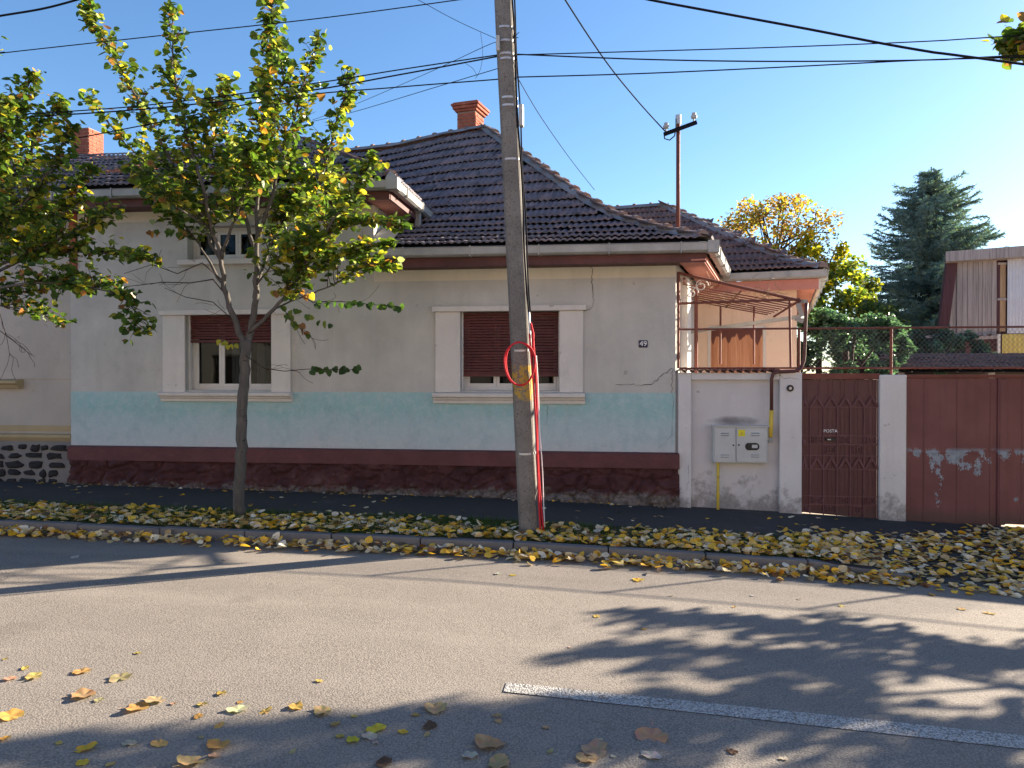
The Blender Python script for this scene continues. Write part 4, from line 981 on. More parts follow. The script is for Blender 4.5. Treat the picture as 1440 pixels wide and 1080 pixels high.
c = pole_pt(zpx(66)) + Vector((-.07, -.13, 0)); MB().box(c.x - .02, c.x + .02, c.y - .03, c.y + .03, c.z - .1, c.z + .07).build('clamp', M['ceramic'], ut, bevel=.006)
# red conduits
rc = empty('red_conduit', rside(750, .05), 'bright red plastic conduits and coil strapped to the concrete pole', 'conduit')
for o_, yo in ((.028, -.11), (.05, -.09)):
    MB().tube([rside(y, o_ + .012 * math.sin(y * .021 + o_ * 60) + max(0, (y - 640)) * .00012, yo) for y in range(470, 752, 12)], .0105, 8).build('conduit', M['red_pipe'], rc, smooth=True)
MB().tube([rside(y, .075 + .004 * math.sin(y * .05), -.05) for y in range(500, 745, 12)], .006, 6).build('white_cable', M['white_paint'], rc, smooth=True)
cc = P(731, 511.5, pb.y - .2)
for k, (rx, rz_, dy) in enumerate(((.163, .245, 0), (.155, .236, .02))):
    pts = [cc + Vector((math.cos(2 * math.pi * i / 40) * rx * (1 + .05 * math.sin(6 * math.pi * i / 40 + k)), dy + .06 * math.cos(2 * math.pi * i / 40), math.sin(2 * math.pi * i / 40) * rz_ * (1 + .04 * math.cos(4 * math.pi * i / 40 + k * 2)))) for i in range(41)]
    MB().tube(pts, .0095, 8, cap=False).build('coil_loop', M['red_pipe'], rc, smooth=True)
MB().tube([cc + Vector((.14, .05, .1)), rside(470, .06, -.1), rside(455, .035, -.08)], .012, 8).build('conduit', M['red_pipe'], rc, smooth=True)

# ------------------------------------------------------------------ overhead wires
def wire(pts, r, label, m='cable', Ys=None, ext=(0, 0), group='overhead wires'):
    n = len(pts); Y = Ys or [pb.y] * n
    q = [P(a_, c_, yy) for (a_, c_), yy in zip(pts, Y)]
    if ext[0]: q.insert(0, q[0] + (q[0] - q[1]).normalized() * ext[0])
    if ext[1]: q.append(q[-1] + (q[-1] - q[-2]).normalized() * ext[1])
    # catmull-rom smoothing
    out = []
    for i in range(len(q) - 1):
        p0, p1, p2, p3 = q[max(0, i - 1)], q[i], q[i + 1], q[min(len(q) - 1, i + 2)]
        for k in range(8):
            t = k / 8; out.append(.5 * ((2 * p1) + (p2 - p0) * t + (2 * p0 - 5 * p1 + 4 * p2 - p3) * t * t + (3 * p1 - p0 - 3 * p2 + p3) * t ** 3))
    out.append(q[-1]); return MB().tube(out, r * .8, 5).build('overhead_wire', M[m], smooth=True, label=label, cat='wire', group=group)
wire([(-40, 33), (0, 25), (65, 14), (125, -2), (200, -24)], .017, 'thick black cable crossing the top left corner of the sky', ext=(4, 3))
wire([(-30, 82), (0, 77), (200, 55), (450, 28), (668, -1), (720, -8)], .008, 'thin dark wire rising across the left sky above the small tree', ext=(5, 1))
wire([(-30, 168), (0, 164), (200, 150), (420, 122), (560, 100), (700, 79)], .009, 'upper of the paired wires reaching the pole from the left', ext=(5, 0))
wire([(-30, 172), (0, 168), (200, 155), (420, 131), (560, 107), (700, 81)], .011, 'lower of the paired wires reaching the pole from the left', ext=(5, 0))
wire([(-30, 222), (0, 214), (100, 197), (210, 176), (400, 139), (560, 124), (700, 113), (727, 110)], .009, 'lowest dark wire reaching the pole from the left through the tree crown', ext=(5, 0))
wire([(724, 79), (900, 74), (1100, 68), (1300, 60), (1445, 51)], .008, 'highest thin wire leaving the pole to the right', ext=(0, 6))
wire([(724, 78), (900, 85), (1080, 88), (1300, 86), (1445, 79)], .010, 'sagging middle wire leaving the pole to the right', ext=(0, 6))
wire([(727, 110), (900, 105), (1100, 96), (1300, 86), (1445, 82)], .009, 'lowest wire leaving the pole to the right', ext=(0, 6))
wire([(860, -12), (903, 0), (1010, 20), (1130, 42), (1290, 72), (1445, 93)], .015, 'thick black cable descending across the upper right sky', ext=(2, 6), Ys=[-3.6] * 6)
wire([(780, -25), (793, 0), (850, 86), (895, 142), (935, 186)], .011, 'service wire dropping to the roof mast', Ys=[-3.0, -2.6, -1.6, -.7, .02])
wire([(729, 113), (760, 165), (800, 222), (836, 268)], .006, 'thin grey wire slanting from the pole down to the hip roof', 'cable', Ys=[-2.3, -.9, .6, 2.0])
wire([(570, -8), (640, 30), (697, 56)], .004, 'fine grey wire ending at the left of the pole top', 'cable', ext=(2, 0))
wire([(699, 61), (680, 68), (600, 105), (500, 148), (440, 170)], .005, 'fine wire from the pole down towards the left roof', 'cable', Ys=[-2.2, -1.8, 0, 2, 3.4])
wire([(700, 98), (600, 128), (500, 158), (440, 172)], .006, 'faint lower wire from the pole down towards the left roof', 'cable', Ys=[-2.2, -.4, 1.8, 3.2])
wire([(676, 48), (679, 75), (676, 98), (669, 112)], .003, 'loose vertical wire loop left of the pole', 'cable')
wire([(655, 91), (665, 98), (671, 108)], .003, 'tiny curled wire end left of the pole', 'cable')

# roof mast
rm = empty('roof_mast', P(953, 330, .05), 'dark steel service mast with crossarm and insulators on the roof corner', 'mast')
MB().tube([P(953, 352, .05), P(953, 168, .05)], .028, 10).build('mast_pipe', M['rust'], rm, smooth=True)
MB().tube([P(953, 176, .05), P(953, 163, .05)], .038, 10).build('mast_cap', M['steel'], rm)
MB().bar(P(933, 190, .0), P(979, 173, .0), .04, .05).build('crossarm', M['cable'], rm)
for px, py in ((936, 187), (975, 173)):
    c = P(px, py, .0); b = MB(); b.tube([c, c + Vector((0, 0, .05)), c + Vector((0, 0, .055)), c + Vector((0, 0, .09)), c + Vector((0, 0, .10)), c + Vector((0, 0, .13))], [.012, .012, .04, .045, .028, .03], 10); b.build('insulator', M['ceramic'], rm)
b = MB(); b.tube([P(933, 188, -.03), P(934, 196, -.03), P(941, 198, -.03), P(948, 192, -.03), P(950, 180, -.02), P(950, 168, -.02)], .009, 6); b.build('jumper_cable', M['cable'], rm, smooth=True)

# ------------------------------------------------------------------ leaves
HALF = [(0, .05), (.22, -.04), (.42, .16), (.45, .42), (.28, .76), (0, 1.0)]
LV = np.array([(x, y) for x, y in HALF] + [(-x, y) for x, y in HALF[1:-1]])
LFACES = [(0, 1, 2, 3, 4, 5), (0, 5, 9, 8, 7, 6)]
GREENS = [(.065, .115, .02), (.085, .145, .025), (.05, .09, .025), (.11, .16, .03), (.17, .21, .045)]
YEL = [(.42, .36, .04), (.5, .40, .05), (.3, .30, .04)]; ORG = [(.38, .17, .04), (.25, .12, .05)]
def leaves_np(P_, D_, N_, S_, C_, fold=.25, curl=.25):
    P_, D_, N_, S_, C_ = map(lambda a: np.asarray(a, float), (P_, D_, N_, S_, C_)); n = len(P_)
    D_ = D_ / np.linalg.norm(D_, axis=1)[:, None]; X = np.cross(D_, N_); X /= np.linalg.norm(X, axis=1)[:, None] + 1e-9; Nn = np.cross(X, D_)
    x = LV[:, 0]; y = LV[:, 1]; fo = fold * (1 + rng.normal(0, .5, n)); cu = curl * rng.normal(0.3, 1, n)
    z = np.abs(x)[None] * fo[:, None] - (y ** 2)[None] * cu[:, None] * .5
    V = P_[:, None] + S_[:, None, None] * (x[None, :, None] * X[:, None] + y[None, :, None] * D_[:, None] + z[:, :, None] * Nn[:, None])
    k = len(LV); base = (np.arange(n) * k)[:, None, None]
    F = (base + np.array(LFACES)[None]).reshape(-1, 6)
    C4 = np.concatenate([np.repeat(C_, k, 0), np.ones((n * k, 1))], 1)
    return V.reshape(-1, 3), F, C4
def leaf_object(name, data, m, parent=None, **kw):
    V, F, C4 = data; b = MB(); b.v = V.tolist(); b.f = F.tolist(); b.c = C4
    return b.build(name, m, parent, **kw)
def unit(v):
    v = np.asarray(v, float); return v / (np.linalg.norm(v) + 1e-9)
def pick(mix):
    r = random.random(); s = 0
    for p, lst in mix:
        s += p
        if r < s:
            c = random.choice(lst); k = random.uniform(.75, 1.25); return tuple(q * k for q in c)
    return mix[-1][1][0]
leaf_protos = []
def leaf_proto(col, size):
    V, F, C4 = leaves_np([(0, 0, 0)], [(0, 1, 0)], [(0, 0, 1)], [1.0], [col]); b = MB()
    me = bpy.data.meshes.new('leaf'); me.from_pydata(V.tolist(), [], F.tolist()); at = me.color_attributes.new('tint', 'FLOAT_COLOR', 'POINT'); at.data.foreach_set('color', C4.astype(np.float32).ravel()); me.materials.append(M['leaf']); return me
def street_tree(root, shoots, bare, n_named, mixf, leaf_size=(.07, .12), twig_len=(.25, .65), dens=1.0, extra_depth=.5):
    """shoots: list of (list of points, r0, r1, leaf_from, twigginess)"""
    limb = MB(); tw = MB(); Ps, Ds, Ns, Ss, Cs = [], [], [], [], []
    for pts, r0, r1, lf, tg in shoots:
        pts = [Vector(p) for p in pts]; q = []
        for i in range(len(pts) - 1):
            p0, p1, p2, p3 = pts[max(0, i - 1)], pts[i], pts[i + 1], pts[min(len(pts) - 1, i + 2)]
            for k in range(5):
                t = k / 5; q.append(.5 * ((2 * p1) + (p2 - p0) * t + (2 * p0 - 5 * p1 + 4 * p2 - p3) * t * t + (3 * p1 - p0 - 3 * p2 + p3) * t ** 3))
        q.append(pts[-1]); n = len(q)
        q = [p + Vector((random.gauss(0, .008), random.gauss(0, .008), 0)) if 0 < i < n - 1 else p for i, p in enumerate(q)]
        limb.tube(q, [r0 + (r1 - r0) * (i / (n - 1)) ** .8 for i in range(n)], 8 if r0 > .03 else 5)
        if lf is None: continue
        L = sum((a - c).length for a, c in zip(q, q[1:])); m = max(3, int(L / .085 * dens * tg)); 
        for k in range(m):
            u = lf + (1 - lf) * (k + random.random()) / m; fi = u * (n - 1); i = min(n - 2, int(fi)); p = q[i].lerp(q[i + 1], fi - i); d = (q[i + 1] - q[i]).normalized()
            rel = (u - lf) / (1 - lf + 1e-6)
            tl = random.uniform(*twig_len) * (1.0 - .75 * rel); an = random.uniform(0, 6.28)
            side = Vector((math.cos(an), math.sin(an) * .9, random.uniform(-.15, .5))); dd = (side * .75 + d * .7 + Vector((0, 0, .1))).normalized()
            tp = [p]; cur = p.copy(); seg = max(2, int(tl / .07))
            for s in range(seg):
                dd = (dd + Vector((random.gauss(0, .16), random.gauss(0, .16), random.gauss(0, .13)))).normalized(); cur = cur + dd * (tl / seg); tp.append(cur.copy())
            tw.tube(tp, [.006 * (1 - .7 * s / seg) for s in range(seg + 1)], 3, cap=False)
            for s in range(1, seg + 1):
                for _ in range(2 if s < seg else 3):
                    if random.random() < .12: continue
                    lp = tp[s] + Vector((random.gauss(0, .025), random.gauss(0, .025), random.gauss(0, .02)))
                    ld = dd * .4 + Vector((random.gauss(0, .7), random.gauss(0, .7), random.uniform(-.9, .25)))
                    nn = Vector((random.gauss(0, .6), random.gauss(0, .6), 1.0))
                    Ps.append(lp); Ds.append(ld); Ns.append(nn); Ss.append(random.uniform(*leaf_size)); Cs.append(pick(mixf(lp)))
    for pts, r in bare:
        pts = [Vector(p) for p in pts]; tw.tube(pts, [r * (1 - .7 * i / len(pts)) for i in range(len(pts))], 4)
        for k in range(5):
            i = random.randrange(1, len(pts)); p = pts[i - 1].lerp(pts[i], random.random()); d = (pts[i] - pts[i - 1]).normalized(); qq = [p]
            for _ in range(5): d = (d + Vector((random.gauss(0, .3), random.gauss(0, .3), random.gauss(0, .25)))).normalized(); qq.append(qq[-1] + d * .07)
            tw.tube(qq, .0025, 3, cap=False)
    limb.build('branches', M['bark'], root, smooth=True); tw.build('twigs', M['twig'], root, kind='stuff')
    Ps = np.array([tuple(p) for p in Ps]); Ds = np.array([tuple(p) for p in Ds]); Ns = np.array([tuple(p) for p in Ns]); Ss = np.array(Ss); Cs = np.array(Cs)
    dist = (Ps - np.array(EYE)) @ np.array(FW); order = np.argsort(dist / Ss)
    near, rest = order[:n_named], order[n_named:]
    protos = [leaf_proto(pick(mixf(Vector((0, 0, 4)))), 1) for _ in range(14)]
    for i in near:
        D = Vector(Ds[i]).normalized(); Xv = D.cross(Vector(Ns[i])).normalized(); Nv = Xv.cross(D)
        Mx = Matrix((Xv, D, Nv)).transposed().to_4x4() @ Matrix.Scale(Ss[i], 4); Mx.translation = Vector(Ps[i])
        o = bpy.data.objects.new('leaf', random.choice(protos)); link(o, root); o.matrix_basis = root.matrix_basis.inverted() @ Mx if False else Mx
    leaf_object('crown', leaves_np(Ps[rest], Ds[rest], Ns[rest], Ss[rest], Cs[rest]), M['leaf'], root, kind='stuff')
    return len(Ps)

# tree in front of the left window
TB = G(336, 727); TY = TB.y
tree = empty('street_tree', TB, 'young street tree with yellowing green leaves in front of the left window', 'tree', 'street trees')
def tp(*pts): return [P(a_, c_, TY + d_) for a_, c_, d_ in pts]
sh = [
 ([TB + Vector((0, 0, -.1))] + tp((336, 690, 0), (339, 640, 0), (341, 580, 0), (344, 520, 0), (347, 478, 0)), .074, .062, None, 0),
 (tp((346, 490, 0), (330, 450, -.03), (316, 405, -.05), (312, 365, -.05), (296, 320, -.1), (262, 262, -.15), (222, 190, -.1), (178, 110, 0), (142, 45, .05), (124, 16, .08)), .042, .006, .42, 1.0),
 (tp((312, 370, -.05), (285, 320, .15), (240, 262, .3), (180, 205, .35), (128, 140, .35)), .03, .005, .35, .8),
 (tp((300, 330, -.1), (285, 260, -.35), (262, 180, -.4), (245, 95, -.4), (245, 14, -.35)), .03, .005, .3, .9),
 (tp((348, 482, 0), (358, 430, .03), (361, 370, .05), (362, 300, .1), (368, 220, .1), (376, 130, .1), (382, 40, .1), (384, -40, .1)), .047, .006, .45, 1.4),
 (tp((361, 370, .05), (345, 300, .3), (335, 240, .45), (318, 170, .5), (322, 120, .5)), .03, .005, .3, 1.2),
 (tp((362, 340, .05), (385, 270, -.2), (405, 200, -.3), (425, 130, -.3), (446, 62, -.3)), .03, .005, .3, 1.05),
 (tp((350, 468, 0), (385, 435, -.1), (415, 395, -.15), (440, 350, -.2), (478, 322, -.2), (520, 312, -.2), (560, 318, -.2)), .030, .005, .22, 1.5),
 (tp((400, 412, -.12), (425, 350, .1), (448, 270, .2), (472, 180, .25), (492, 108, .25)), .03, .005, .3, 1.05),
 (tp((425, 385, -.15), (462, 320, -.4), (498, 270, -.5), (524, 226, -.5)), .025, .005, .3, 1.0),
 (tp((312, 365, -.05), (330, 310, -.4), (350, 255, -.6), (355, 210, -.6)), .025, .005, .3, 1.3),
 (tp((358, 420, .03), (380, 350, .4), (410, 290, .6), (430, 240, .6)), .025, .005, .3, 1.2),
 (tp((316, 405, -.05), (290, 360, .3), (262, 320, .5), (232, 290, .55), (205, 262, .5)), .022, .004, .35, 1.0),
 (tp((362, 310, .1), (390, 290, .5), (430, 300, .75), (470, 270, .8), (500, 285, .8)), .02, .004, .25, 1.1),
 (tp((296, 320, -.1), (262, 300, -.5), (225, 275, -.6), (190, 240, -.55)), .018, .004, .3, .9),
 (tp((385, 435, -.1), (420, 420, .1), (470, 400, .2), (515, 372, .2), (550, 376, .2)), .014, .004, .45, .9),
 (tp((340, 300, .3), (310, 240, 0), (290, 190, -.1), (300, 150, -.1)), .018, .004, .2, 1.1),
 (tp((400, 410, -.12), (430, 385, .15), (465, 365, .3), (505, 350, .3), (545, 345, .3)), .014, .004, .1, 1.5),
 (tp((362, 400, .03), (385, 370, -.3), (420, 345, -.5), (455, 345, -.5)), .014, .004, .2, 1.4),
 (tp((405, 200, -.3), (385, 160, -.4), (400, 110, -.4), (392, 70, -.4)), .012, .004, .2, .9),
]
bare = [(tp((318, 415, 0), (300, 393, -.2), (268, 398, -.3), (230, 397, -.35), (180, 403, -.4)), .011), (tp((314, 395, 0), (285, 370, -.1), (250, 385, -.2), (215, 372, -.2), (175, 385, -.2)), .008),
        (tp((330, 452, 0), (300, 425, .1), (262, 418, .2), (232, 405, .2)), .007), (tp((345, 500, -.05), (372, 518, -.25), (400, 522, -.3), (432, 519, -.35), (500, 520, -.4)), .007),
        (tp((405, 405, -.1), (440, 425, -.2), (480, 424, -.3), (520, 428, -.3), (568, 432, -.3)), .007), (tp((395, 430, -.1), (415, 455, -.1), (430, 470, -.1)), .005)]
def tmix(p):
    return [(.74, GREENS), (.14, YEL), (.05, ORG), (.07, [(.30, .34, .20), (.26, .30, .12)])]
nl = street_tree(tree, sh, bare, 300, tmix, leaf_size=(.055, .108), twig_len=(.16, .6), dens=2.2)
# leafy ends of the two thin twigs and a yellow tuft at the fork
Pl, Dl, Nl, Sl, Cl = [], [], [], [], []
def spray(a_, c_, n, dy, mixx, size=.085, sp=7):
    for k in range(n):
        t_ = (k + .5) / n; p = P(a_[0] + (c_[0] - a_[0]) * t_, a_[1] + (c_[1] - a_[1]) * t_ + random.gauss(0, sp * .3), TY + dy)
        Pl.append(tuple(p)); Dl.append((random.gauss(0, .5), random.gauss(0, .4), -.8)); Nl.append((random.gauss(0, .5), -1, .3)); Sl.append(size * random.uniform(.8, 1.2)); Cl.append(pick(mixx))
dg = [(1, [(.035, .075, .02), (.045, .085, .02)])]; yg = [(1, [(.5, .42, .05), (.4, .4, .06)])]; br_ = [(.6, GREENS), (.4, ORG)]
spray((434, 516), (504, 518), 13, -.35, dg); spray((440, 424), (572, 430), 18, -.3, dg); spray((308, 478), (333, 486), 6, -.25, yg, .075, 4)
spray((400, 440), (435, 470), 10, -.1, br_); spray((380, 405), (440, 415), 10, -.15, [(.6, YEL), (.4, ORG)]); spray((395, 430), (470, 455), 9, -.1, br_)
spray((205, 322), (262, 330), 9, -.2, br_)
leaf_object('leaf_sprays', leaves_np(Pl, Dl, Nl, Sl, Cl), M['leaf'], tree, kind='stuff')

# tree at the left edge
T2 = G(-150, 722); T2Y = T2.y
tree2 = empty('street_tree', T2, 'leafy green and yellow street tree reaching in from the left edge', 'tree', 'street trees')
def tq(*pts): return [P(a_, c_, T2Y + d_) for a_, c_, d_ in pts]
sh2 = [
 ([T2 + Vector((0, 0, -.1))] + tq((-150, 650, 0), (-146, 560, 0), (-142, 480, 0)), .11, .09, None, 0),
 (tq((-142, 480, 0), (-120, 380, 0), (-90, 280, 0), (-60, 190, 0), (-30, 110, 0), (-15, 60, 0)), .07, .006, .3, 1.2),
 (tq((-125, 400, 0), (-60, 320, 0), (-10, 240, -.1), (25, 170, -.1), (45, 110, -.1)), .04, .005, .3, 1.2),
 (tq((-120, 390, 0), (-40, 300, .4), (30, 240, .6), (60, 180, .6), (88, 150, .6)), .035, .005, .3, 1.3),
 (tq((-130, 430, 0), (-50, 360, -.3), (20, 300, -.5), (70, 240, -.5), (100, 180, -.4)), .035, .005, .3, 1.3),
 (tq((-130, 430, 0), (-40, 380, .1), (40, 330, .2), (90, 290, .2), (128, 240, .2)), .035, .005, .3, 1.3),
 (tq((-130, 430, 0), (-40, 390, -.2), (40, 355, -.4), (110, 325, -.4), (160, 300, -.3)), .03, .005, .35, .9),
 (tq((-135, 450, 0), (-40, 400, -.1), (50, 360, -.2), (130, 355, -.2), (215, 366, -.2)), .03, .004, .4, .85),
 (tq((-138, 465, 0), (-50, 420, -.3), (30, 400, -.5), (100, 400, -.5), (175, 420, -.45), (195, 462, -.45)), .028, .004, .4, .75),
 (tq((-138, 465, 0), (-60, 440, .1), (10, 415, .2), (90, 405, .2), (160, 400, .2)), .025, .004, .4, .7),
 (tq((-100, 350, 0), (-40, 260, -.4), (0, 200, -.5), (15, 150, -.5)), .03, .005, .3, 1.3),
 (tq((-60, 430, .1), (0, 430, .1), (50, 440, 0), (88, 455, 0)), .012, .003, .3, .6),
 (tq((-90, 400, .0), (-30, 340, .6), (20, 310, .8), (60, 290, .8)), .02, .003, .2, 1.2),
]
bare2 = [(tq((-20, 450, 0), (20, 480, 0), (45, 500, 0)), .006), (tq((0, 440, 0), (10, 475, 0), (14, 500, 0)), .005)]
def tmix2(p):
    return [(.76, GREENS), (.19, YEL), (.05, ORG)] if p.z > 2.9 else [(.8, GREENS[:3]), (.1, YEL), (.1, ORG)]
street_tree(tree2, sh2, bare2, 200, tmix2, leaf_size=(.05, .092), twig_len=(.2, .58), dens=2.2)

# tree beyond the right edge: its shadow falls on the road
T3 = Vector((7.75, -2.3, g(7.75))); tree3 = empty('street_tree', T3, 'street tree beyond the right edge whose outer leaves hang into the upper right corner', 'tree', 'street trees')
sh3 = [([T3 + Vector((0, 0, -.1)), T3 + Vector((.02, 0, 1)), T3 + Vector((0, 0, 2.0))], .11, .085, None, 0)]
rs = random.Random(5)
for k in range(24):
    an = k * 2.4; el = .1 + .9 * (k / 24); L = rs.uniform(1.9, 2.6) * (1 if k < 13 else .72); s0 = T3 + Vector((0, 0, 1.75 + 1.9 * (k / 24)))
    d = Vector((math.cos(an), math.sin(an), el * 1.1 + .05)).normalized(); sh3.append(([s0, s0 + d * L * .35, s0 + d * L * .7 + Vector((0, 0, .1)), s0 + d * L + Vector((0, 0, .3))], .03, .005, .3, 1.0 if k < 13 else .45))
q3 = P(1464, 74, -2.2); s3 = T3 + Vector((0, 0, 3.2)); sh3.append(([s3, s3.lerp(q3, .4) + Vector((0, 0, .3)), s3.lerp(q3, .8) + Vector((0, 0, .15)), q3], .02, .004, .93, .9))
street_tree(tree3, sh3, [], 0, tmix, leaf_size=(.08, .13), twig_len=(.3, .7), dens=2.4)

# ------------------------------------------------------------------ background plants behind the gate
def clumps(center, radii, ncl, nleaf, size, mixx, droop=.2, shell=.55):
    Ps, Ds, Ns, Ss, Cs = [], [], [], [], []
    for _ in range(ncl):
        v = unit([random.gauss(0, 1) for _ in range(3)]) * (shell + (1 - shell) * random.random() ** .5)
        c = np.array(center) + v * np.array(radii); rr = random.uniform(.16, .30) * min(radii) * 1.1; tint = random.uniform(.7, 1.25); n = int(nleaf * random.uniform(.6, 1.3))
        for _ in range(n):
            o_ = unit([random.gauss(0, 1) for _ in range(3)]) * rr * random.random() ** .4
            Ps.append(c + o_); Ds.append([random.gauss(0, 1), random.gauss(0, 1), random.gauss(0, .6) - droop]); Ns.append([random.gauss(0, .6), random.gauss(0, .6), 1]); Ss.append(size * random.uniform(.7, 1.3)); Cs.append(np.array(pick(mixx)) * tint)
    return Ps, Ds, Ns, Ss, Cs
def plant(name, label, cat, center, radii, ncl, nleaf, size, mixx, trunk_r=.1, limbs=8, **kw):
    base = Vector((center[0], center[1], g(center[0]))); o = empty(name, base, label, cat)
    parts = clumps(center, radii, ncl, nleaf, size, mixx)
    leaf_object('crown', leaves_np(*parts), M['leaf'], o, kind='stuff')
    b = MB(); c = Vector(center); b.tube([base, base.lerp(c, .5) + Vector((.03, 0, 0)), c], [trunk_r, trunk_r * .8, trunk_r * .5], 8)
    for k in range(limbs):
        v = Vector(unit([random.gauss(0, 1), random.gauss(0, 1), abs(random.gauss(0, 1)) + .2])); e = c + Vector((v.x * radii[0], v.y * radii[1], v.z * radii[2])) * .95; s = base.lerp(c, random.uniform(.5, 1))
        b.tube([s, s.lerp(e, .5) + Vector((random.gauss(0, .1), 0, random.gauss(0, .1))), e], [trunk_r * .4, trunk_r * .22, .01], 5)
    b.build('trunk', M['twig'], o, smooth=True); return o
AUT = [(.58, [(.50, .32, .05), (.55, .38, .06), (.44, .25, .05)]), (.27, [(.26, .14, .06)]), (.15, [(.2, .25, .04)])]
c = P(1090, 345, 12); plant('yellow_tree', 'golden yellow autumn tree behind the rear wing roof', 'tree', (c.x, 12, c.z), (1.8, 1.6, 1.4), 80, 75, .085, AUT, limbs=26)
c = P(1150, 355, 11); plant('yellow_tree', 'bright yellow leafy top at the right end of the wing roof', 'tree', (c.x, 11, c.z - .3), (.75, .8, .9), 34, 70, .11, [(.8, [(.6, .46, .03), (.45, .42, .04)]), (.2, [(.15, .2, .03)])])
c = P(1182, 428, 10); plant('broadleaf_tree', 'yellow green broadleaf tree between the wing and the spruce', 'tree', (c.x, 10, c.z), (1.0, 1.0, 1.05), 62, 75, .10, [(.55, [(.12, .17, .03), (.08, .13, .03)]), (.45, [(.3, .3, .04)])])
c = P(1225, 462, 8); plant('round_shrub', 'rounded olive green shrub behind the mesh railing', 'shrub', (c.x, 8, c.z - .3), (.85, .8, .85), 75, 95, .06, [(.7, [(.06, .1, .03), (.05, .09, .035)]), (.3, [(.22, .22, .05)])], limbs=3)
c = P(1170, 490, 4.0); plant('hedge', 'dark green hedge leaning against the yard side of the mesh railing', 'hedge', (c.x + .25, 4.0, c.z - .05), (1.25, .5, .75), 110, 110, .06, [(1, [(.075, .15, .12), (.10, .18, .14), (.06, .12, .10)])], limbs=3)
c = P(1290, 495, 7.5); plant('creeping_shrub', 'low bluish green shrub spreading under the shed', 'shrub', (c.x, 7.5, c.z), (1.7, .8, .5), 90, 100, .06, [(1, [(.06, .14, .115), (.08, .17, .13), (.05, .10, .085)])], limbs=3)

# spruce
SY = 15.0; sb = P(1308, 530, SY); stp = P(1308, 231, SY)
spr = empty('spruce_tree', (sb.x, SY, g(sb.x)), 'tall green spruce with haze-blue tint behind the shed', 'tree')
H_ = stp.z; b = MB(); b.tube([(sb.x, SY, -.4), (sb.x, SY, H_ * .5), (sb.x, SY, H_ - .1)], [.22, .13, .02], 8); b.build('trunk', M['bark'], spr)
tb_ = MB(); nv = []; nf = []; ncx = []
for k in range(720):
    u = random.random() ** .8; z = .8 + (H_ - 1.0) * (1 - u) ; rad = (.25 + 3.5 * (1 - z / H_) ** .60) * random.uniform(.55, 1.12)
    if z > H_ - .6: rad = random.uniform(.1, .35)
    an = random.uniform(0, 6.283); d = Vector((math.cos(an), math.sin(an), random.uniform(-.15, .25))); p = Vector((sb.x, SY, z)); pts = [p.copy()]; n = 7
    for i in range(n): d.z += (-.09 if i < 3 else .16); p = p + d.normalized() * rad / n; pts.append(p.copy())
    tb_.tube(pts, [.02 * (1 - i / (n + 1)) + .004 for i in range(n + 1)], 3, cap=False)
    tint = random.uniform(.65, 1.3); m = int(26 * rad) + 10
    for j in range(m):
        t_ = (j + random.random()) / m; fi = t_ * n; i = min(n - 1, int(fi)); q = pts[i].lerp(pts[i + 1], fi - i); dd = (pts[i + 1] - pts[i]).normalized()
        sd_ = dd.cross(Vector((0, 0, 1))).normalized(); tl = random.uniform(.12, .34) * (1.15 - .5 * t_); d2 = (sd_ * random.choice((-1, 1)) * .8 + dd * .7 + Vector((0, 0, random.uniform(-.7, .35)))).normalized()
        for s in range(5):
            qq = q + d2 * tl * s / 5; 
            for _ in range(3):
                nd = (d2 + Vector((random.gauss(0, .6), random.gauss(0, .6), random.gauss(0, .6)))).normalized(); sv_ = nd.cross(Vector((random.random(), random.random(), random.random()))).normalized() * .011; L = random.uniform(.05, .10)
                b0_ = len(nv); nv += [tuple(qq - sv_), tuple(qq + sv_), tuple(qq + nd * L)]; nf.append((b0_, b0_ + 1, b0_ + 2)); col = np.array(random.choice([(.15, .25, .26), (.17, .28, .29), (.11, .19, .20), (.25, .30, .20)])) * tint; ncx += [(*col, 1)] * 3  # needle colours paled and blued, distance haze put into them
tb_.build('branches', M['twig'], spr); b = MB(); b.v = nv; b.f = nf; b.c = ncx; b.build('needles', M['needle'], spr, kind='stuff')

# shed on the right
SH = 9.0
def sp(px, py, dy=0): return P(px, py, SH + dy)
shed = empty('wooden_shed', sp(1400, 530), 'raised wooden shed with weathered boards and corrugated sheets above the gate', 'shed')
b = MB(); L0, Rt = sp(1345, 360), sp(1500, 350); b.add([(L0.x + .25, SH + .12, -.3), (Rt.x, SH + .12, -.3), (Rt.x + 1, SH + 3, -.3), (L0.x + 1.9, SH + 3, -.3)] + [(L0.x + .25, SH + .12, sp(1345, 366).z), (Rt.x, SH + .12, sp(1345, 366).z), (Rt.x + 1, SH + 3, sp(1345, 366).z), (L0.x + 1.9, SH + 3, sp(1345, 366).z)], [(0, 3, 2, 1), (4, 5, 6, 7), (0, 1, 5, 4), (1, 2, 6, 5), (2, 3, 7, 6), (3, 0, 4, 7)]); b.build('body', M['dark_board'], shed)
xx = [1345, 1352.5, 1360, 1367.5, 1375, 1381, 1388, 1394, 1401]
for a_, c_ in zip(xx, xx[1:]):
    A, B_ = sp(a_ + .2, 0), sp(c_ - .3, 0); zt = sp(a_, 362).z; zb = sp(a_, 472 + random.uniform(-2, 2)).z
    MB().box(A.x, B_.x, SH + random.uniform(-.01, .01), SH + .03, zb, zt).build('board', M['board'], shed)
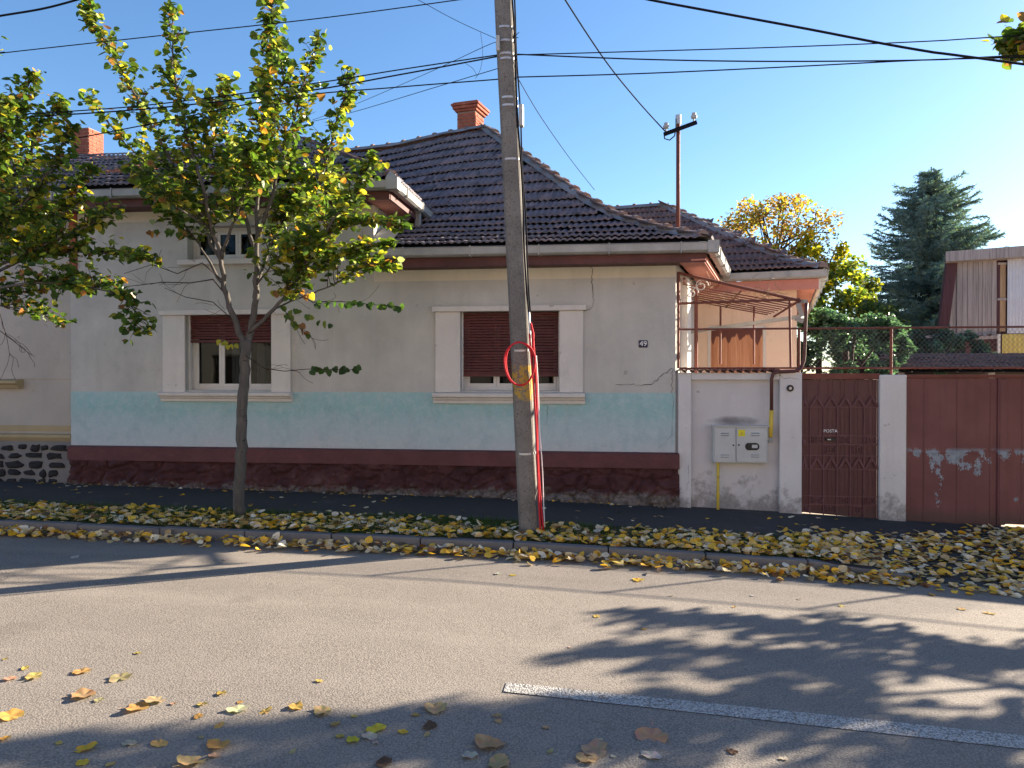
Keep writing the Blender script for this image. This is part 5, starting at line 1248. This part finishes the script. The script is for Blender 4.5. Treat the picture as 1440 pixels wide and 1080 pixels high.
def corr(x0, x1, z0, z1, y, m, per=.075, amp=.012, name='corrugated_sheet'):
    b = MB(); n = int((x1 - x0) / per * 8)
    for i in range(n + 1):
        X = x0 + (x1 - x0) * i / n; Y = y + amp * math.sin(2 * math.pi * (X - x0) / per); b.v += [(X, Y, z0), (X, Y, z1)]
    b.f = [(2 * i, 2 * i + 2, 2 * i + 3, 2 * i + 1) for i in range(n)]; return b.build(name, M[m], shed, smooth=True)
corr(sp(1415, 0).x, sp(1500, 0).x, sp(1430, 469).z, sp(1430, 360).z, SH - .03, 'corr_grey'); corr(sp(1408, 0).x, sp(1500, 0).x, sp(1430, 498).z, sp(1430, 470).z, SH - .03, 'corr_yellow', .10)
MB().box(sp(1401.5, 0).x, sp(1406, 0).x, SH + .02, SH + .10, sp(1403, 466).z, sp(1403, 358).z).build('stud', M['dark_board'], shed)
MB().box(sp(1406.5, 0).x, sp(1414.5, 0).x, SH + .03, SH + .10, sp(1403, 466).z, sp(1403, 371).z).build('timber_panel', M['bare_wood'], shed)
for yy in (371, 421): MB().box(sp(1402, 0).x, sp(1415, 0).x, SH - .01, SH + .02, sp(1403, yy + 1.5).z, sp(1403, yy - 1.5).z).build('batten', M['board'], shed)
MB().prism([sp(1331, 362), sp(1345, 366), sp(1333, 460), sp(1319, 460)], (0, -.05, 0), (0, .14, 0)).build('slanting_side', M['dark_board'], shed)
MB().prism([sp(1344.5, 372), sp(1346.5, 372), sp(1346.5, 472), sp(1332, 472), sp(1334, 460)], (0, .04, 0), (0, .03, 0)).build('infill_board', M['board'], shed)
b = MB(); A_ = [sp(1329, 354, -.3), sp(1500, 341, -.3), sp(1500, 357, -.3), sp(1329, 368, -.3)]; b.add(A_ + [q + Vector((1.2, 3, -.1)) for q in A_], [(0, 3, 2, 1), (0, 1, 5, 4), (3, 7, 6, 2), (0, 4, 7, 3), (1, 2, 6, 5)]); b.build('roof_edge', M['board'], shed)
b = MB(); b.bar(sp(1300, 474, -.2), sp(1345, 471, -.2), .05, .06); b.bar(sp(1345, 477, -.1), sp(1402, 474, -.1), .05, .08); b.build('floor_beam', M['board'], shed)
MB().bar(sp(1404, 498, -.05), sp(1404, 470, -.05), .06, .05, up=(0, 1, 0)).build('post', M['trim_white'], shed)
# low tiled roof just behind the gate
lr = empty('low_outbuilding', (7, 5, -.2), 'low outbuilding whose tiled roof shows just above the gates', 'outbuilding')
x0_, x1_ = 5.0, 12.5
b = MB(); b.quad((x0_, 4.2, 1.84), (x1_, 4.2, 1.84), (x1_, 6.8, 2.2), (x0_ + .8, 6.8, 2.2)); b.quad((x0_ + .1, 6.8, 2.2), (x1_, 6.8, 2.2), (x1_, 7.2, 1.6), (x0_ + .1, 7.2, 1.6)); lro = b.build('roof', M['deck'], lr)
b = MB(); b.box(x0_ + .2, x1_, 6.0, 6.7, -.3, 1.7); b.build('wall', M['cream_wall'], lr)
for xx_ in (5.4, 7.0, 9.6, 12.2): MB().box(xx_, xx_ + .12, 4.35, 4.47, -.4, 1.83).build('post', M['board'], lr)
tile_surface(lambda X, t: Vector((X, 4.2 + 2.6 * t, 1.84 + .36 * t)), fr(0, 1, 10), lambda a_, b_: (x0_ + .8 * a_, x1_ - .05), lro, 0, M['tile_wing'], bulk='roof_tiles')

# ------------------------------------------------------------------ fallen leaves and grass
FALL = [(.33, [(.84, .50, .05), (.88, .56, .07), (.78, .44, .05)]), (.35, [(.80, .68, .48), (.78, .69, .54), (.74, .58, .32)]), (.22, [(.54, .38, .18), (.62, .44, .22)]), (.10, [(.16, .09, .045), (.26, .12, .05), (.1, .08, .05)])]
def carpet(name, n, fn, size=(.055, .10), lift=.03, tilt=.35):
    Ps, Ds, Ns, Ss, Cs = [], [], [], [], []
    while len(Ps) < n:
        X, Y, ok, h = fn()
        if not ok: continue
        an = random.uniform(0, 6.28); tl = random.gauss(0, tilt)
        Ps.append((X, Y, ground_z(X, Y) + .006 + random.random() * lift + h)); Ds.append((math.cos(an), math.sin(an), abs(tl) * .6)); Ns.append((random.gauss(0, tilt), random.gauss(0, tilt), 1)); Ss.append(random.uniform(*size)); Cs.append(pick(FALL))
    return leaf_object(name, leaves_np(Ps, Ds, Ns, Ss, Cs, fold=.18, curl=.35), M['fallen'], kind='stuff')
def f_verge():
    X = random.uniform(-11, 2.6); Y = -2.86 + random.random() * 1.2
    dens = .45 + .55 * mn.noise(Vector((X * 1.1, Y * 1.6, 0))) + .25 * sst(-1, 2.5, X) + .25 * (Y < -2.2)
    edge = sst(-1.78 + .10 * math.sin(X * 2), -2.1, Y)
    return X, Y, random.random() < dens * edge, 0
def f_gutter():
    X = random.uniform(-11, 2.8); Y = -2.99 - abs(random.gauss(0, .13)) - .02 * random.random(); d = .75 + .5 * mn.noise(Vector((X * 2, 5, 0)))
    return X, Y, random.random() < d and Y > -3.4, .02 if Y > -3.06 else 0
def f_drive():
    X = random.uniform(2.0, 9); Y = random.uniform(-3.4, -.1)
    e = sst(-3.45, -3.1, Y) * (sst(.25, -.35, Y + .62 * sst(5.6, 3.2, X) * 2)) * sst(1.9, 2.7, X + (.4 if Y < -1.6 else 0)); d = .75 + .5 * mn.noise(Vector((X * 1.3, Y * 1.3, 7)))
    return X, Y, random.random() < e * d, 0
carpet('verge_leaf_litter', 3600, f_verge, lift=.05); carpet('gutter_leaf_litter', 1500, f_gutter, lift=.05, tilt=.5); carpet('driveway_leaf_litter', 5200, f_drive, lift=.02, tilt=.28)
gv, gf, gcx = [], [], []
for k in range(42000):
    X = random.uniform(-10, 2.3); Y = random.uniform(-2.84, -1.74)
    if random.random() > .25 + .9 * max(0, mn.noise(Vector((X * 1.4, Y * 2, 3)))) + .25 * (X < 0): continue
    z = ground_z(X, Y); h = random.uniform(.03, .095); an = random.uniform(0, 6.28); w_ = .0038
    b0_ = len(gv); gv += [(X - w_ * math.cos(an), Y - w_ * math.sin(an), z - .01), (X + w_ * math.cos(an), Y + w_ * math.sin(an), z - .01), (X + random.gauss(0, .02), Y + random.gauss(0, .02), z + h)]; gf.append((b0_, b0_ + 1, b0_ + 2))
    c_ = random.choice([(.05, .10, .02), (.06, .12, .025), (.08, .10, .035)]); gcx += [(*c_, 1)] * 3
b = MB(); b.v, b.f, b.c = gv, gf, gcx; b.build('grass', M['grass'], kind='stuff')
# individual leaves lying on the road (position measured in the photo, width in pixels, colour)
ROADL = [(12,957,22,'t'),(45,954,34,'y'),(33,942,16,'y'),(113,947,30,'y'),(104,948,14,'y'),(167,956,34,'t'),(115,981,40,'t'),(137,987,18,'t'),(192,920,16,'y'),(5,929,10,'y'),(12,1010,44,'y'),(217,987,40,'t'),(190,999,36,'o'),(310,977,23,'o'),
 (283,993,21,'y'),(277,1010,20,'o'),(333,1001,36,'w'),(336,990,12,'o'),(372,1003,22,'y'),(448,960,14,'y'),(415,997,26,'o'),(452,1004,34,'t'),(242,992,12,'t'),(306,1024,19,'y'),(281,1040,11,'t'),(180,1048,29,'w'),(222,1049,30,'y'),(80,1048,15,'y'),
 (118,1056,36,'Y'),(113,1076,26,'Y'),(305,1052,44,'o'),(300,1066,22,'t'),(267,1076,46,'t'),(153,1078,18,'y'),(410,1060,14,'t'),(3,1042,24,'o'),(470,1021,20,'o'),(477,1038,18,'o'),
 (700,808,14,'w'),(721,810,12,'Y'),(898,817,24,'Y'),(839,868,16,'y'),(908,884,11,'w'),(802,912,8,'w'),(497,1010,12,'y'),(584,1008,16,'o'),(612,1000,40,'t'),(604,1024,26,'b'),(600,1036,14,'t'),(566,1032,20,'Y'),(528,1028,36,'Y'),(519,1039,30,'w'),(495,1043,30,'Y'),(527,1047,16,'w'),
 (699,1009,18,'t'),(701,1017,14,'t'),(768,1026,14,'t'),(687,1050,54,'t'),(660,1066,32,'w'),(702,1076,44,'t'),(774,1060,14,'t'),(841,1045,18,'w'),(838,1058,48,'t'),(826,1070,40,'t'),(863,1067,10,'w'),(917,1039,50,'t'),(917,1066,36,'w'),(539,1076,32,'b'),
 (1031,1060,22,'b'),(1104,1070,16,'w'),(1354,858,16,'y'),(1312,838,14,'y'),(1185,854,12,'y'),(1125,844,9,'w'),(1059,839,10,'w'),(945,839,7,'w'),(906,886,12,'y'),(1033,855,8,'y'),(1393,864,18,'y'),(1271,830,12,'w'),(104,785,18,'w'),(316,788,10,'w')]
COLS = {'y': ((.50, .34, .10), 'ochre yellow'), 'Y': ((.58, .40, .04), 'bright yellow'), 't': ((.40, .28, .15), 'dry tan'), 'o': ((.46, .26, .07), 'orange brown'), 'w': ((.46, .42, .32), 'pale'), 'b': ((.11, .06, .035), 'dark brown')}
def zone(px, py):
    if py < 900: return 'on the far road side below the pole' if px < 980 else 'on the far road side below the gates'
    w_ = ('at the lower left road edge' if px < 150 else 'on the lower left road' if px < 360 else 'left of bottom centre' if px < 560 else 'at the bottom centre' if px < 800 else 'left below the white line' if px < 1000 else 'under the white line at right')
    return w_ + ', ' + ('lowest row' if py > 1045 else 'middle row' if py > 985 else 'upper row')
road_leaf_objs = []
for (px, py, wpx, k) in ROADL:
    p = G(px, py); size = wpx / F_PX * (p - EYE).dot(FW) * .95; col, cn = COLS[k]; big = wpx > 24 and k in 'tob'
    n_l = 1; an = random.uniform(0, 6.28); col = tuple(q * random.uniform(.85, 1.15) for q in col)
    # a finer leaf: lobed outline, ribbed and curled
    b = MB(); NR = 20; lob = 3 if big else 1
    b.v.append((0, .45, .0)); ph = random.uniform(0, 6); ha, hb, hc = random.uniform(0, .09), random.uniform(0, .06), (.035 if big else .012)
    cx_ = random.uniform(.1, .45) if big else random.uniform(.05, .35)
    for ring_ in (.5, 1.0):
        for q in range(NR):
            th = 2 * math.pi * q / NR; rr = (.42 + ha * math.cos(2 * th + ph) + hb * math.cos(3 * th + 2 * ph) + hc * math.cos(7 * th + ph) + random.uniform(-.02, .02)) * ring_
            x_, y_ = math.sin(th) * rr * (.8 if not big else 1), .45 - math.cos(th) * rr; z_ = cx_ * (abs(x_) ** 1.5) * .9 + cx_ * .5 * (y_ - .45) ** 2 + random.uniform(0, .02) + (.03 * math.sin(th * 5 + ph) * ring_)
            b.v.append((x_, y_, z_))
    b.f = [(0, 1 + q, 1 + (q + 1) % NR) for q in range(NR)] + [(1 + q, 1 + NR + q, 1 + NR + (q + 1) % NR, 1 + (q + 1) % NR) for q in range(NR)]
    st = len(b.v); b.v += [(-.012, 0.02, .02), (.012, .02, .02), (.03, -.28, .05), (.015, -.28, .05)]; b.f.append((st, st + 1, st + 2, st + 3))
    Mx = Matrix.Translation((p.x, p.y, p.z + .004)) @ Matrix.Rotation(an, 4, 'Z') @ Matrix.Rotation(random.gauss(0, .12), 4, 'X') @ Matrix.Scale(size, 4) @ Matrix.Translation((0, -.45, 0))
    b.c = [(*[q * random.uniform(.8, 1.1) for q in col], 1) for _ in b.v]
    o = b.build('fallen_leaf', M['fallen'], smooth=True, label=f'{"large curled" if big else "small" if wpx < 15 else "single"} {cn} leaf {zone(px, py)}', cat='leaf', group='fallen leaves scattered on the road')
    o.matrix_basis = Mx; road_leaf_objs.append((px, o))
bylab = {}
for px, o in sorted(road_leaf_objs, key=lambda q: q[0]): bylab.setdefault(o['label'], []).append(o)
ORD = {2: ['left one of two:', 'right one of two:'], 3: ['leftmost of three:', 'middle one of three:', 'rightmost of three:'], 4: ['leftmost of four:', 'second from left of four:', 'third from left of four:', 'rightmost of four:']}
for lb, lst in bylab.items():
    if len(lst) in ORD:
        for o, w_ in zip(lst, ORD[len(lst)]): o['label'] = w_ + ' ' + lb
# a few leaves on the dark pavement: scattered litter
def f_pave():
    X = random.uniform(-9, 4.5); Y = random.uniform(-1.75, -.12); return X, Y, True, 0
carpet('pavement_leaf_litter', 95, f_pave, size=(.05, .09), lift=.004, tilt=.12)
def f_base():
    X = random.uniform(-9, .8); Y = random.uniform(-.22, -.1); return X, Y, True, 0
carpet('wall_foot_litter', 130, f_base, size=(.02, .06), lift=.01, tilt=.3)
